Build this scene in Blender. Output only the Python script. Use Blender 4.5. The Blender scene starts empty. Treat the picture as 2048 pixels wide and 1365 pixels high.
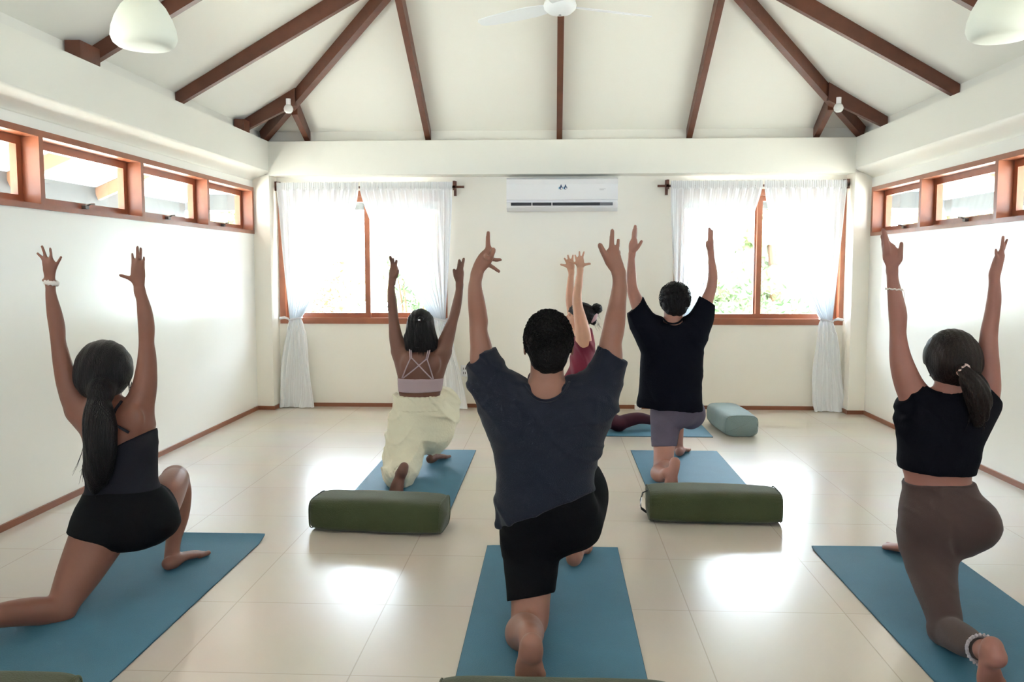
import bpy, bmesh, math, random
import numpy as np
from mathutils import Vector, Matrix, noise
random.seed(7)
SC = bpy.context.scene
COL = SC.collection
R = math.radians
# ------------------------------------------------------------------ camera
FPX = 1729.6; CAMH = 1.31; PITCH = R(4.8); YAW = R(2.8)
fwd = Vector((-math.sin(YAW)*math.cos(PITCH), math.cos(YAW)*math.cos(PITCH), -math.sin(PITCH)))
rgt = Vector((math.cos(YAW), math.sin(YAW), 0)); upv = rgt.cross(fwd)
cam_d = bpy.data.cameras.new('camera'); cam = bpy.data.objects.new('camera', cam_d); COL.objects.link(cam)
cam.matrix_world = Matrix(((rgt.x, upv.x, -fwd.x, 0), (rgt.y, upv.y, -fwd.y, 0), (rgt.z, upv.z, -fwd.z, CAMH), (0, 0, 0, 1)))
cam_d.sensor_width = 36; cam_d.lens = FPX/2048*36; cam_d.clip_start = 0.05; cam_d.clip_end = 200
SC.camera = cam
# ------------------------------------------------------------------ sky, view
SKY = 8.0
w = bpy.data.worlds.new('sky'); SC.world = w; w.use_nodes = True
bg = w.node_tree.nodes['Background']; bg.inputs['Color'].default_value = (0.76, 0.86, 1.0, 1)
_n = w.node_tree.nodes; _l = w.node_tree.links          # hazy sky, brighter on the garden side beyond the back wall
_tc = _n.new('ShaderNodeTexCoord'); _sx = _n.new('ShaderNodeSeparateXYZ'); _mr = _n.new('ShaderNodeMapRange'); _mr.interpolation_type = 'SMOOTHSTEP'
_mr.inputs['From Min'].default_value = -0.1; _mr.inputs['From Max'].default_value = 0.95; _mr.inputs['To Min'].default_value = SKY*0.8; _mr.inputs['To Max'].default_value = SKY*2.4
_l.new(_tc.outputs['Generated'], _sx.inputs[0]); _l.new(_sx.outputs['Y'], _mr.inputs['Value']); _l.new(_mr.outputs[0], bg.inputs['Strength'])
SC.view_settings.view_transform = 'Standard'; SC.view_settings.look = 'None'
SC.view_settings.exposure = 1.42; SC.view_settings.gamma = 1.0; SC.view_settings.use_curve_mapping = False
SC.cycles.max_bounces = 10; SC.cycles.diffuse_bounces = 7; SC.cycles.glossy_bounces = 3
SC.cycles.transparent_max_bounces = 12; SC.cycles.transmission_bounces = 4
SC.cycles.sample_clamp_indirect = 8; SC.cycles.use_denoising = True
SC.cycles.caustics_reflective = False; SC.cycles.caustics_refractive = False
sun_d = bpy.data.lights.new('sun', 'SUN'); sun_d.energy = 28.0; sun_d.angle = R(1.0); sun_d.color = (1.0, 0.97, 0.93)
sun = bpy.data.objects.new('sun', sun_d); COL.objects.link(sun); sun.rotation_euler = (R(8), R(-10), 0)
def portal(name, loc, rot, sx, sy):          # tells the renderer where the daylight enters: gives off no light itself
    l = bpy.data.lights.new(name, 'AREA'); l.shape = 'RECTANGLE'; l.size = sx; l.size_y = sy
    l.cycles.is_portal = True
    o = bpy.data.objects.new(name, l); COL.objects.link(o); o.location = loc; o.rotation_euler = rot

def at(px, py, Y):                            # the point of the sight line through a photo pixel that lies at depth Y
    d = fwd*FPX + rgt*(px-1024) + upv*(682.5-py)
    return Vector((0, 0, CAMH)) + d*(Y/d.y)
def pxm(wpx, Y): return wpx*Y/1732.0          # size in metres of wpx photo pixels at depth Y

# ------------------------------------------------------------------ materials
def mat(name, color, rough=0.6, spec=0.5, bump=0, bscale=(40,40,40), var=0, vscale=(3,3,3), detail=4, sss=0, sheen=0, coat=0, metal=0):
    m = bpy.data.materials.new(name); m.use_nodes = True
    nt = m.node_tree; b = nt.nodes['Principled BSDF']
    b.inputs['Base Color'].default_value = (*color, 1); b.inputs['Roughness'].default_value = rough
    b.inputs['Specular IOR Level'].default_value = spec; b.inputs['Metallic'].default_value = metal
    b.inputs['Sheen Weight'].default_value = sheen; b.inputs['Coat Weight'].default_value = coat
    if sss:
        b.inputs['Subsurface Weight'].default_value = sss; b.inputs['Subsurface Radius'].default_value = (0.02, 0.008, 0.004); b.inputs['Subsurface Scale'].default_value = 0.5
    tc = nt.nodes.new('ShaderNodeTexCoord')
    if var:
        mp = nt.nodes.new('ShaderNodeMapping'); mp.inputs['Scale'].default_value = vscale
        nt.links.new(tc.outputs['Object'], mp.inputs[0])
        n = nt.nodes.new('ShaderNodeTexNoise'); n.inputs['Scale'].default_value = 1; n.inputs['Detail'].default_value = detail
        nt.links.new(mp.outputs[0], n.inputs['Vector'])
        r = nt.nodes.new('ShaderNodeMixRGB'); r.blend_type = 'MIX'
        r.inputs[1].default_value = (*[c*(1-var) for c in color], 1); r.inputs[2].default_value = (*[min(1, c*(1+var)) for c in color], 1)
        nt.links.new(n.outputs[0], r.inputs[0]); nt.links.new(r.outputs[0], b.inputs['Base Color'])
    if bump:
        mp = nt.nodes.new('ShaderNodeMapping'); mp.inputs['Scale'].default_value = bscale
        nt.links.new(tc.outputs['Object'], mp.inputs[0])
        n = nt.nodes.new('ShaderNodeTexNoise'); n.inputs['Scale'].default_value = 1; n.inputs['Detail'].default_value = 3
        nt.links.new(mp.outputs[0], n.inputs['Vector'])
        bp = nt.nodes.new('ShaderNodeBump'); bp.inputs['Strength'].default_value = bump; bp.inputs['Distance'].default_value = 0.01
        nt.links.new(n.outputs[0], bp.inputs['Height']); nt.links.new(bp.outputs[0], b.inputs['Normal'])
    return m
M = {}
M['wall'] = mat('cream_wall_paint', (0.88, 0.850, 0.765), 0.31, 1.0, bump=0.10, bscale=(14, 14, 1.6))
M['wall_side'] = mat('glare_whitened_gloss_paint', (0.87, 0.865, 0.825), 0.31, 1.0, bump=0.10, bscale=(14, 14, 1.6), coat=0.6)  # side walls: window glare partly put into a whiter colour, plus a clear coat
M['wall_side'].node_tree.nodes['Principled BSDF'].inputs['Coat Roughness'].default_value = 0.27
M['beam'] = mat('cream_beam_paint', (0.82, 0.81, 0.74), 0.5, 0.4, bump=0.05, bscale=(6, 6, 6))
M['ceil'] = mat('white_ceiling_paint', (0.80, 0.79, 0.735), 0.75, 0.2)
M['wood'] = mat('brown_stained_wood', (0.125, 0.042, 0.022), 0.38, 0.5, bump=0.12, bscale=(30, 30, 30), var=0.35, vscale=(14, 14, 14))
M['wood_win'] = mat('red_brown_window_wood', (0.30, 0.095, 0.042), 0.32, 0.6, bump=0.08, bscale=(25, 25, 25), var=0.3, vscale=(10, 10, 10))
M['wood_base'] = mat('baseboard_wood', (0.24, 0.085, 0.04), 0.4, 0.5, var=0.3, vscale=(4, 4, 20))
M['white_plastic'] = mat('white_plastic', (0.88, 0.88, 0.90), 0.35, 0.5)
M['dark_plastic'] = mat('dark_plastic', (0.012, 0.012, 0.02), 0.4)
M['grey_plastic'] = mat('grey_plastic', (0.18, 0.18, 0.2), 0.4)
M['brass'] = mat('dark_brass', (0.12, 0.10, 0.09), 0.35, metal=0.8)
M['outside_wood'] = mat('outside_rafter_wood', (0.17, 0.085, 0.045), 0.7, var=0.2, vscale=(8, 8, 8))
M['fascia'] = mat('grey_fascia_paint', (0.045, 0.048, 0.05), 0.7)
M['soffit'] = mat('white_soffit_paint', (0.8, 0.8, 0.8), 0.8)
M['ground'] = mat('pale_concrete', (0.62, 0.60, 0.54), 0.9, var=0.1)
M['leaf'] = mat('green_leaf', (0.045, 0.10, 0.03), 0.5, var=0.4, vscale=(9, 9, 9))
M['leaf2'] = mat('ochre_leaf', (0.15, 0.10, 0.045), 0.5, var=0.4, vscale=(9, 9, 9))

def tile_mat():
    m = mat('beige_floor_tile', (0.62, 0.53, 0.42), 0.17, 0.55); nt = m.node_tree; b = nt.nodes['Principled BSDF']
    tc = nt.nodes.new('ShaderNodeTexCoord'); mp = nt.nodes.new('ShaderNodeMapping')
    mp.inputs['Location'].default_value = (1.242+0.588*8, -3.251+0.588*12, 0)
    nt.links.new(tc.outputs['Object'], mp.inputs[0])
    br = nt.nodes.new('ShaderNodeTexBrick'); br.offset = 0; br.squash = 1
    br.inputs['Scale'].default_value = 1; br.inputs['Brick Width'].default_value = 0.588; br.inputs['Row Height'].default_value = 0.588
    br.inputs['Mortar Size'].default_value = 0.0022; br.inputs['Mortar Smooth'].default_value = 0.1; br.inputs['Bias'].default_value = 0
    br.inputs['Color1'].default_value = (0.60, 0.545, 0.475, 1); br.inputs['Color2'].default_value = (0.62, 0.56, 0.49, 1); br.inputs['Mortar'].default_value = (0.48, 0.42, 0.35, 1)
    nt.links.new(mp.outputs[0], br.inputs['Vector'])
    n = nt.nodes.new('ShaderNodeTexNoise'); n.inputs['Scale'].default_value = 2.2; n.inputs['Detail'].default_value = 6
    nt.links.new(tc.outputs['Object'], n.inputs['Vector'])
    mx = nt.nodes.new('ShaderNodeMixRGB'); mx.blend_type = 'MULTIPLY'; mx.inputs[0].default_value = 0.14
    nt.links.new(br.outputs['Color'], mx.inputs[1]); nt.links.new(n.outputs['Color'], mx.inputs[2]); nt.links.new(mx.outputs[0], b.inputs['Base Color'])
    b.inputs['Roughness'].default_value = 0.22
    bp = nt.nodes.new('ShaderNodeBump'); bp.inputs['Strength'].default_value = 0.25; bp.inputs['Distance'].default_value = 0.002; bp.invert = True
    nt.links.new(br.outputs['Fac'], bp.inputs['Height']); nt.links.new(bp.outputs[0], b.inputs['Normal'])
    return m
M['tile'] = tile_mat()
def glass_mat():
    m = bpy.data.materials.new('window_glass'); m.use_nodes = True; nt = m.node_tree; nt.nodes.clear()
    o = nt.nodes.new('ShaderNodeOutputMaterial'); t = nt.nodes.new('ShaderNodeBsdfTransparent'); g = nt.nodes.new('ShaderNodeBsdfGlossy'); g.inputs['Roughness'].default_value = 0.02
    mx = nt.nodes.new('ShaderNodeMixShader'); mx.inputs[0].default_value = 0.06; t.inputs[0].default_value = (0.95, 0.97, 0.96, 1)
    nt.links.new(t.outputs[0], mx.inputs[1]); nt.links.new(g.outputs[0], mx.inputs[2]); nt.links.new(mx.outputs[0], o.inputs[0]); return m
M['glass'] = glass_mat()
def sheer_mat(name, transp, col=(0.88, 0.90, 0.92)):
    m = bpy.data.materials.new(name); m.use_nodes = True; nt = m.node_tree; nt.nodes.clear()
    o = nt.nodes.new('ShaderNodeOutputMaterial'); t = nt.nodes.new('ShaderNodeBsdfTransparent'); d = nt.nodes.new('ShaderNodeBsdfDiffuse'); tr = nt.nodes.new('ShaderNodeBsdfTranslucent')
    d.inputs[0].default_value = (*col, 1); tr.inputs[0].default_value = (*col, 1)
    a = nt.nodes.new('ShaderNodeMixShader'); a.inputs[0].default_value = 0.08; nt.links.new(d.outputs[0], a.inputs[1]); nt.links.new(tr.outputs[0], a.inputs[2])
    lw = nt.nodes.new('ShaderNodeLayerWeight'); lw.inputs['Blend'].default_value = 0.5; 
    mr = nt.nodes.new('ShaderNodeMapRange'); mr.inputs['From Min'].default_value = 0.1; mr.inputs['From Max'].default_value = 0.6; mr.inputs['To Min'].default_value = 1-transp; mr.inputs['To Max'].default_value = 1.0
    nt.links.new(lw.outputs['Facing'], mr.inputs['Value'])
    b = nt.nodes.new('ShaderNodeMixShader'); nt.links.new(mr.outputs[0], b.inputs[0]); nt.links.new(t.outputs[0], b.inputs[1]); nt.links.new(a.outputs[0], b.inputs[2])
    nt.links.new(b.outputs[0], o.inputs[0]); return m
M['sheer'] = sheer_mat('sheer_white_curtain', 0.14)

# ------------------------------------------------------------------ mesh helpers
def setp(o, label=None, cat=None, group=None, kind=None):
    for k, v in (('label', label), ('category', cat), ('group', group), ('kind', kind)):
        if v: o[k] = v
    return o
def empty(name, loc, label, cat, group=None):
    o = bpy.data.objects.new(name, None); COL.objects.link(o); o.location = loc; o.empty_display_size = 0.05
    return setp(o, label, cat, group)
def link(name, me, m, parent=None, smooth=False):
    me.materials.append(m)
    if smooth: me.polygons.foreach_set('use_smooth', [True]*len(me.polygons))
    o = bpy.data.objects.new(name, me); COL.objects.link(o)
    if parent is not None: o.parent = parent
    return o
class MB:
    def __init__(s): s.bm = bmesh.new()
    def box(s, a, b, bev=0):
        x0, y0, z0 = a; x1, y1, z1 = b
        vs = [s.bm.verts.new(p) for p in ((x0,y0,z0),(x1,y0,z0),(x1,y1,z0),(x0,y1,z0),(x0,y0,z1),(x1,y0,z1),(x1,y1,z1),(x0,y1,z1))]
        fs = [s.bm.faces.new([vs[i] for i in q]) for q in ((0,3,2,1),(4,5,6,7),(0,1,5,4),(1,2,6,5),(2,3,7,6),(3,0,4,7))]
        if bev:
            bmesh.ops.bevel(s.bm, geom=list({e for f in fs for e in f.edges}), offset=bev, segments=3, affect='EDGES', profile=0.5)
        return s
    def bar(s, p0, p1, wd, ht, up=(0,0,1), cut0=None, cut1=None):       # a squared bar; ends may be cut by planes
        p0 = Vector(p0); p1 = Vector(p1); d = (p1-p0).normalized(); u = Vector(up); sd = d.cross(u).normalized(); u = sd.cross(d).normalized()
        ring = []
        for p, c in ((p0, cut0), (p1, cut1)):
            r = []
            for sx, sz in ((-1,-1),(1,-1),(1,1),(-1,1)):
                q = p + sd*(sx*wd/2) + u*(sz*ht/2)
                if c is not None:
                    cp, cn = Vector(c[0]), Vector(c[1]); q = q + d*((cp-q).dot(cn)/d.dot(cn))
                r.append(s.bm.verts.new(q))
            ring.append(r)
        a, b = ring
        s.bm.faces.new(a[::-1]); s.bm.faces.new(b)
        for i in range(4): s.bm.faces.new((a[i], a[(i+1)%4], b[(i+1)%4], b[i]))
        return s
    def cyl(s, p0, p1, r0, r1=None, n=20, cap=True):
        p0 = Vector(p0); p1 = Vector(p1); r1 = r0 if r1 is None else r1
        d = (p1-p0).normalized(); a = d.orthogonal().normalized(); b = d.cross(a)
        A = [s.bm.verts.new(p0+(a*math.cos(t)+b*math.sin(t))*r0) for t in [2*math.pi*i/n for i in range(n)]]
        B = [s.bm.verts.new(p1+(a*math.cos(t)+b*math.sin(t))*r1) for t in [2*math.pi*i/n for i in range(n)]]
        for i in range(n): s.bm.faces.new((A[i], A[(i+1)%n], B[(i+1)%n], B[i]))
        if cap: s.bm.faces.new(A[::-1]); s.bm.faces.new(B)
        return s
    def tube(s, pts, rad, n=10):
        pts = [Vector(p) for p in pts]; rs = rad if isinstance(rad, (list, tuple)) else [rad]*len(pts)
        prev = None; a = None
        for i, p in enumerate(pts):
            d = (pts[min(i+1, len(pts)-1)]-pts[max(i-1, 0)]).normalized()
            a = d.orthogonal().normalized() if a is None else (a-d*a.dot(d)).normalized()
            b = d.cross(a)
            ring = [s.bm.verts.new(p+(a*math.cos(t)+b*math.sin(t))*rs[i]) for t in [2*math.pi*k/n for k in range(n)]]
            if prev: 
                for k in range(n): s.bm.faces.new((prev[k], prev[(k+1)%n], ring[(k+1)%n], ring[k]))
            else: s.bm.faces.new(ring[::-1])
            prev = ring
        s.bm.faces.new(prev); return s
    def lathe(s, c, prof, n=40, close=False):
        c = Vector(c); rings = []
        for r, z in prof:
            rings.append([s.bm.verts.new(c+Vector((max(r,1e-4)*math.cos(t), max(r,1e-4)*math.sin(t), z))) for t in [2*math.pi*k/n for k in range(n)]])
        for A, B in zip(rings, rings[1:]):
            for k in range(n): s.bm.faces.new((A[k], A[(k+1)%n], B[(k+1)%n], B[k]))
        return s
    def quad(s, *ps): s.bm.faces.new([s.bm.verts.new(p) for p in ps]); return s
    def poly(s, ps): s.bm.faces.new([s.bm.verts.new(p) for p in ps]); return s
    def build(s, name, m, parent=None, smooth=False, kind=None, origin=None, recalc=True):
        if recalc: bmesh.ops.recalc_face_normals(s.bm, faces=s.bm.faces)
        off = Vector(origin) if origin is not None else (parent.matrix_world.translation.copy() if False else world_loc(parent))
        for v in s.bm.verts: v.co -= off
        me = bpy.data.meshes.new(name); s.bm.to_mesh(me); s.bm.free()
        o = link(name, me, m, parent, smooth)
        if origin is not None and parent is None: o.location = off
        if kind: o['kind'] = kind
        return o
def world_loc(o):
    p = Vector((0, 0, 0))
    while o is not None: p += o.location; o = o.parent
    return p
def struct(mb, name, m, smooth=False): return mb.build(name, m, smooth=smooth, kind='structure')

# ------------------------------------------------------------------ room
XL, XR = -2.60, 2.644; WL, WR = -2.753, 2.791; YB = 8.07; YC = 7.85; ZT = 2.46; ZB = 2.154; YN = -2.4
OUT = 0.16
T30 = math.tan(R(30))
fl = MB().box((WL-0.2, YN-0.2, -0.1), (WR+0.2, YB+0.2, 0)); struct(fl, 'floor', M['tile'])
def wall_with_holes(name, axis, pos, thick, u0, u1, z0, z1, holes, m):
    """a wall slab at axis=pos, thickness outward, with rectangular openings (u0,u1,z0,z1)"""
    mb = MB(); us = sorted({u0, u1, *[h[0] for h in holes], *[h[1] for h in holes]}); zs = sorted({z0, z1, *[h[2] for h in holes], *[h[3] for h in holes]})
    for a, b in zip(us, us[1:]):
        for c, d in zip(zs, zs[1:]):
            um, zm = (a+b)/2, (c+d)/2
            if any(h[0] < um < h[1] and h[2] < zm < h[3] for h in holes): continue
            lo, hi = sorted((pos, pos+thick))
            if axis == 'x': mb.box((lo, a, c), (hi, b, d))
            else: mb.box((a, lo, c), (b, hi, d))
    bmesh.ops.remove_doubles(mb.bm, verts=mb.bm.verts, dist=1e-5)
    # drop the inner faces shared by neighbouring blocks
    seen = {}
    for f in list(mb.bm.faces):
        k = tuple(sorted(v.index for v in f.verts)) if False else tuple(sorted((round(v.co.x, 4), round(v.co.y, 4), round(v.co.z, 4)) for v in f.verts))
        seen.setdefault(k, []).append(f)
    dead = [f for v in seen.values() if len(v) > 1 for f in v]
    bmesh.ops.delete(mb.bm, geom=dead, context='FACES')
    return struct(mb, name, m)
WIN1 = (-2.59, -1.00, 0.79, 2.03); WIN2 = (1.10, 2.66, 0.79, 2.03)
wall_with_holes('wall_back', 'y', YB, OUT, WL-0.16, WR+0.16, 0, ZB+0.02, [WIN1, WIN2], M['wall'])
STRIP_L = (1.15, 7.84, 1.625, 2.045); STRIP_R = (1.15, 7.82, 1.595, 2.02)
wall_with_holes('wall_left', 'x', WL, -0.16, YN, YB, 0, ZB+0.02, [STRIP_L], M['wall_side'])
wall_with_holes('wall_right', 'x', WR, 0.16, YN, YB, 0, ZB+0.02, [STRIP_R], M['wall_side'])
DOORS = [(-1.5, -0.3, 0.9, 2.1), (0.3, 1.5, 0.9, 2.1)]
wall_with_holes('wall_front', 'y', YN, -0.16, WL-0.16, WR+0.16, 0, ZT+0.2, DOORS, M['wall'])
# corner posts
struct(MB().box((WL, YC, 0), (XL, YB, ZB+0.01)), 'trim_1', M['wall'])
struct(MB().box((XR, YC, 0), (WR, YB, ZB+0.01)), 'trim_2', M['wall'])
# ring beam: side beams and back beam, set proud of the walls below
def side_beam(xi, xw, xo, name):              # face at xi, rounded down to the wall face at xw
    prof = [(xo, ZT), (xi, ZT), (xi, ZB+0.035)]
    for k in range(1, 13):
        t = k/12; s_ = t*t*(3-2*t); prof.append((xi+(xw-xi)*s_, ZB+0.035-0.085*t))
    prof.append((xo, ZB-0.05)); mb = MB()
    A_ = [mb.bm.verts.new((x, YN, z)) for x, z in prof]; B_ = [mb.bm.verts.new((x, YC, z)) for x, z in prof]
    for i in range(len(prof)):
        j = (i+1) % len(prof); f = mb.bm.faces.new((A_[i], A_[j], B_[j], B_[i])); f.smooth = 2 <= i <= 13
    mb.bm.faces.new(A_); mb.bm.faces.new(B_[::-1]); return struct(mb, name, M['beam'])
side_beam(XL, WL+0.002, WL-0.16, 'trim_3'); side_beam(XR, WR-0.002, WR+0.16, 'trim_4')
struct(MB().box((WL-0.16, YC, ZB), (WR+0.16, YB+0.16, ZT), 0.004), 'trim_5', M['beam'])
# hipped ceiling
UC = 0.125                                    # ceiling lies this far above the rafters' underside
def zr(dist): return ZT + 0.01 + dist*T30     # underside of the rafters, by distance from the beam's inner edge
XM = (XL+XR)/2; HW = (XR-XL)/2
SET = 0.10                                    # little upstand behind the beam's edge
def zc(dist): return ZT + 0.01 + UC/math.cos(R(30)) + dist*T30
y0c, y1c = YN, YC
rid0 = (XM, y1c-HW, zc(HW)); rid1 = (XM, y0c+HW, zc(HW))
e = SET; ze = zc(-e)
A = (XL-e, y1c+e, ze); B = (XR+e, y1c+e, ze); C = (XR+e, y0c-e, ze); D = (XL-e, y0c-e, ze)
mb = MB()
for ps in ((A, B, rid0), (C, D, rid1), (D, A, rid0, rid1), (B, C, rid1, rid0)):
    up = [(p[0], p[1], p[2]+0.06) for p in ps]
    mb.poly(ps); mb.poly(up[::-1])
struct(mb, 'ceiling', M['ceil'])
mb = MB()   # upstand between beam and ceiling
for (a, b) in ((A, B), (B, C), (C, D), (D, A)):
    dx, dy = b[0]-a[0], b[1]-a[1]; L_ = math.hypot(dx, dy); nx, ny = -dy/L_*-0.06, dx/L_*-0.06
    mb.bm.faces.new([mb.bm.verts.new(p) for p in ((a[0], a[1], ZT-0.01), (b[0], b[1], ZT-0.01), (b[0], b[1], ze+0.03), (a[0], a[1], ze+0.03))])
struct(mb, 'trim_6', M['ceil'])
# rafters
RW, RH = 0.05, 0.125
def rafter(kind, pos, top, name='rafter', side=0):
    """kind 'b': on the back slope at X=pos; 'l','r': on the side slopes at Y=pos; top = run length from the beam edge"""
    c = RH/2/math.cos(R(30))
    if kind == 'b':
        p0 = Vector((pos, YC+SET-0.005, zr(-SET)+c)); p1 = Vector((pos, YC-top, zr(top)+c)); cut = (p0, (0, 1, 0)); c1 = (p1, (0, 1, 0))
    elif kind == 'l':
        p0 = Vector((XL-SET+0.005, pos, zr(-SET)+c)); p1 = Vector((XL+top, pos, zr(top)+c)); cut = (p0, (1, 0, 0)); c1 = (p1, (1, 0, 0))
    else:
        p0 = Vector((XR+SET-0.005, pos, zr(-SET)+c)); p1 = Vector((XR-top, pos, zr(top)+c)); cut = (p0, (1, 0, 0)); c1 = (p1, (1, 0, 0))
    # seat cut: the lower edge would dip under the beam top, so lift the end
    mb = MB().bar(p0, p1, RW, RH, cut0=cut, cut1=c1)
    for v in mb.bm.verts:
        if v.co.z < ZT+0.004: v.co.z = ZT+0.004
    return mb
def add_rafter(kind, pos, top, label):
    mb = rafter(kind, pos, top); cx = sum((v.co for v in mb.bm.verts), Vector())/8
    o = mb.build('rafter', M['wood'], origin=cx); setp(o, label, 'rafter', 'dark wood rafters under the sloping ceiling'); return o
for x, top, lb in ((-1.15, HW-1.15-0.04, 'thin brown rafter on the back slope, left of the ceiling fan'), (0.04, HW-0.03, 'brown rafter on the back slope, straight above the air conditioner'),
                   (1.20, HW-1.22-0.0, 'thin brown rafter on the back slope, right of the ceiling fan')):
    add_rafter('b', x, min(top, HW-0.06) if x == 0.04 else HW-abs(x-XM)-0.04, lb) if False else add_rafter('b', x, HW-abs(x-XM)-0.04, lb)
add_rafter('b', -2.26, 0.30, 'short brown rafter from the left corner spotlight to the back wall')
add_rafter('b', 2.32, 0.30, 'short brown rafter from the right corner spotlight to the back wall')
for k, (y, lb) in enumerate(((7.42, 'short brown rafter running from the left corner spotlight to the left wall'), (6.17, 'long brown rafter on the left slope, next to the left hip rafter'), (4.98, 'brown rafter on the left slope, partly behind the white pendant shade'), (3.79, None), (2.6, None))):
    if lb: add_rafter('l', y, min(HW-0.04, YC-y-0.04), lb)
for y, lb in ((7.42, 'short brown rafter running from the right corner spotlight to the right wall'), (6.15, 'long brown rafter on the right slope, next to the right hip rafter'), (4.98, 'brown rafter at the top right corner, behind the right pendant shade')):
    add_rafter('r', y, min(HW-0.04, YC-y-0.04), lb)
for sx, x0, lb in ((1, XL, 'diagonal brown hip rafter rising from the left back corner'), (-1, XR, 'diagonal brown hip rafter rising from the right back corner')):
    c = RH/2/math.cos(R(30))
    p0 = Vector((x0-sx*0.06, YC+0.06, zr(-0.06)+c)); p1 = Vector((XM-sx*0.02, YC-HW+0.02, zr(HW)+c))
    mb = MB().bar(p0, p1, 0.06, 0.13)
    for v in mb.bm.verts:
        if v.co.z < ZT+0.004: v.co.z = ZT+0.004
    cx = sum((v.co for v in mb.bm.verts), Vector())/8
    setp(mb.build('hip_rafter', M['wood'], origin=cx), lb, 'rafter', 'hip rafters in the back corners')
mb = MB().box((XM-0.04, YN+HW, zr(HW)-0.02), (XM+0.04, YC-HW, zr(HW)+0.12)); struct(mb, 'trim_7', M['wood'])
# blocking pieces on the beam beside the left rafters
for y0, y1, lb in ((4.74, 4.95, 'small wooden block on the left beam behind the pendant lamp'), (7.26, 7.39, 'small wooden block on the left beam by the corner rafter')):
    setp(MB().box((XL-0.09, y0, ZT+0.004), (XL-0.004, y1, ZT+0.10)).build('wood_block', M['wood'], origin=(XL, y0, ZT)), lb, 'wood block')

# baseboards
BBH = 0.035
for nm, a, b in (('baseboard_back', (XL, YB-0.012, 0), (XR, YB, BBH)), ('baseboard_left', (WL, YN, 0), (WL+0.012, YC, BBH)), ('baseboard_right', (WR-0.012, YN, 0), (WR, YC, BBH))):
    struct(MB().box(a, b), nm, M['wood_base'])
struct(MB().box((WL+0.012, YC-0.012, 0), (XL+0.012, YC, BBH)).box((XL, YC, 0), (XL+0.012, YB-0.012, BBH)), 'trim_8', M['wood_base'])
struct(MB().box((XR-0.012, YC-0.012, 0), (WR-0.012, YC, BBH)).box((XR-0.012, YC, 0), (XR, YB-0.012, BBH)), 'trim_9', M['wood_base'])

# ------------------------------------------------------------------ windows
def back_window(n, x0, x1, z0, z1, xm):
    t = 0.055; y0, y1 = YB-0.012, YB+0.12
    f = MB().box((x0, y0, z0), (x1, y1, z0+t)).box((x0, y0, z1-t), (x1, y1, z1)).box((x0, y0, z0+t), (x0+t, y1, z1-t)).box((x1-t, y0, z0+t), (x1, y1, z1-t))
    o = struct(f, 'window_%d' % n, M['wood_win'])
    ya, yb = YB+0.035, YB+0.075; s = 0.045
    for a, b, dy in ((x0+t, xm+0.03, 0.0), (xm-0.03, x1-t, 0.042)):
        m_ = MB().box((a, ya+dy, z0+t), (b, yb+dy, z0+t+s)).box((a, ya+dy, z1-t-s), (b, yb+dy, z1-t)).box((a, ya+dy, z0+t+s), (a+s, yb+dy, z1-t-s)).box((b-s, ya+dy, z0+t+s), (b, yb+dy, z1-t-s))
        sa = m_.build('window_sash', M['wood_win'], o)
        MB().box((a+s-0.005, ya+dy+0.016, z0+t+s-0.005), (b-s+0.005, ya+dy+0.022, z1-t-s+0.005)).build('glass_pane', M['glass'], sa)
    return o
back_window(1, *WIN1[:2], *WIN1[2:], -1.765); back_window(2, *WIN2[:2], *WIN2[2:], 1.875)
def strip_window(n, side, st, posts):
    """the clerestory strip: one long wood frame with posts, an awning sash in each bay"""
    X = WL if side < 0 else WR; s = side
    y0, y1, z0, z1 = st; t = 0.04
    def bx(mb, d0, d1, ya, yb, za, zb):
        xa, xb = sorted((X+s*d0, X+s*d1)); mb.box((xa, ya, za), (xb, yb, zb))
    f = MB(); bx(f, -0.012, 0.15, y0, y1, z0, z0+0.03); bx(f, -0.012, 0.15, y0, y1, z1-0.035, z1)
    ps = [y1] + posts + [y0+0.04]
    for p in ps: bx(f, -0.012, 0.15, p-0.04, p, z0+0.03, z1-0.035)
    o = struct(f, 'window_%d' % n, M['wood_win'])
    for a, b in zip(ps[1:], ps[:-1]):
        ya, yb = a, b-0.04; za, zb = z0+0.03, z1-0.035; q = 0.045
        m_ = MB(); 
        bx(m_, 0.085, 0.125, ya, yb, za, za+q); bx(m_, 0.085, 0.125, ya, yb, zb-q, zb); bx(m_, 0.085, 0.125, ya, ya+q, za+q, zb-q); bx(m_, 0.085, 0.125, yb-q, yb, za+q, zb-q)
        sa = m_.build('window_sash', M['wood_win'], o)
        g = MB(); bx(g, 0.102, 0.107, ya+q-0.005, yb-q+0.005, za+q-0.005, zb-q+0.005); g.build('glass_pane', M['glass'], sa)
        ym = (ya+yb)/2; h_ = MB(); bx(h_, 0.06, 0.085, ym-0.02, ym+0.02, za+0.012, za+0.034)
        xa = X+s*0.05; h_.tube([(X+s*0.075, ym, za+0.03), (xa, ym+0.01, za+0.04), (xa, ym+0.06, za+0.045)], 0.006); h_.build('window_latch', M['brass'], sa)
    return o
strip_window(3, -1, STRIP_L, [6.82, 5.72, 4.58, 3.44, 2.30]); strip_window(4, 1, STRIP_R, [6.82, 5.68, 4.55, 3.42, 2.30])
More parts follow.
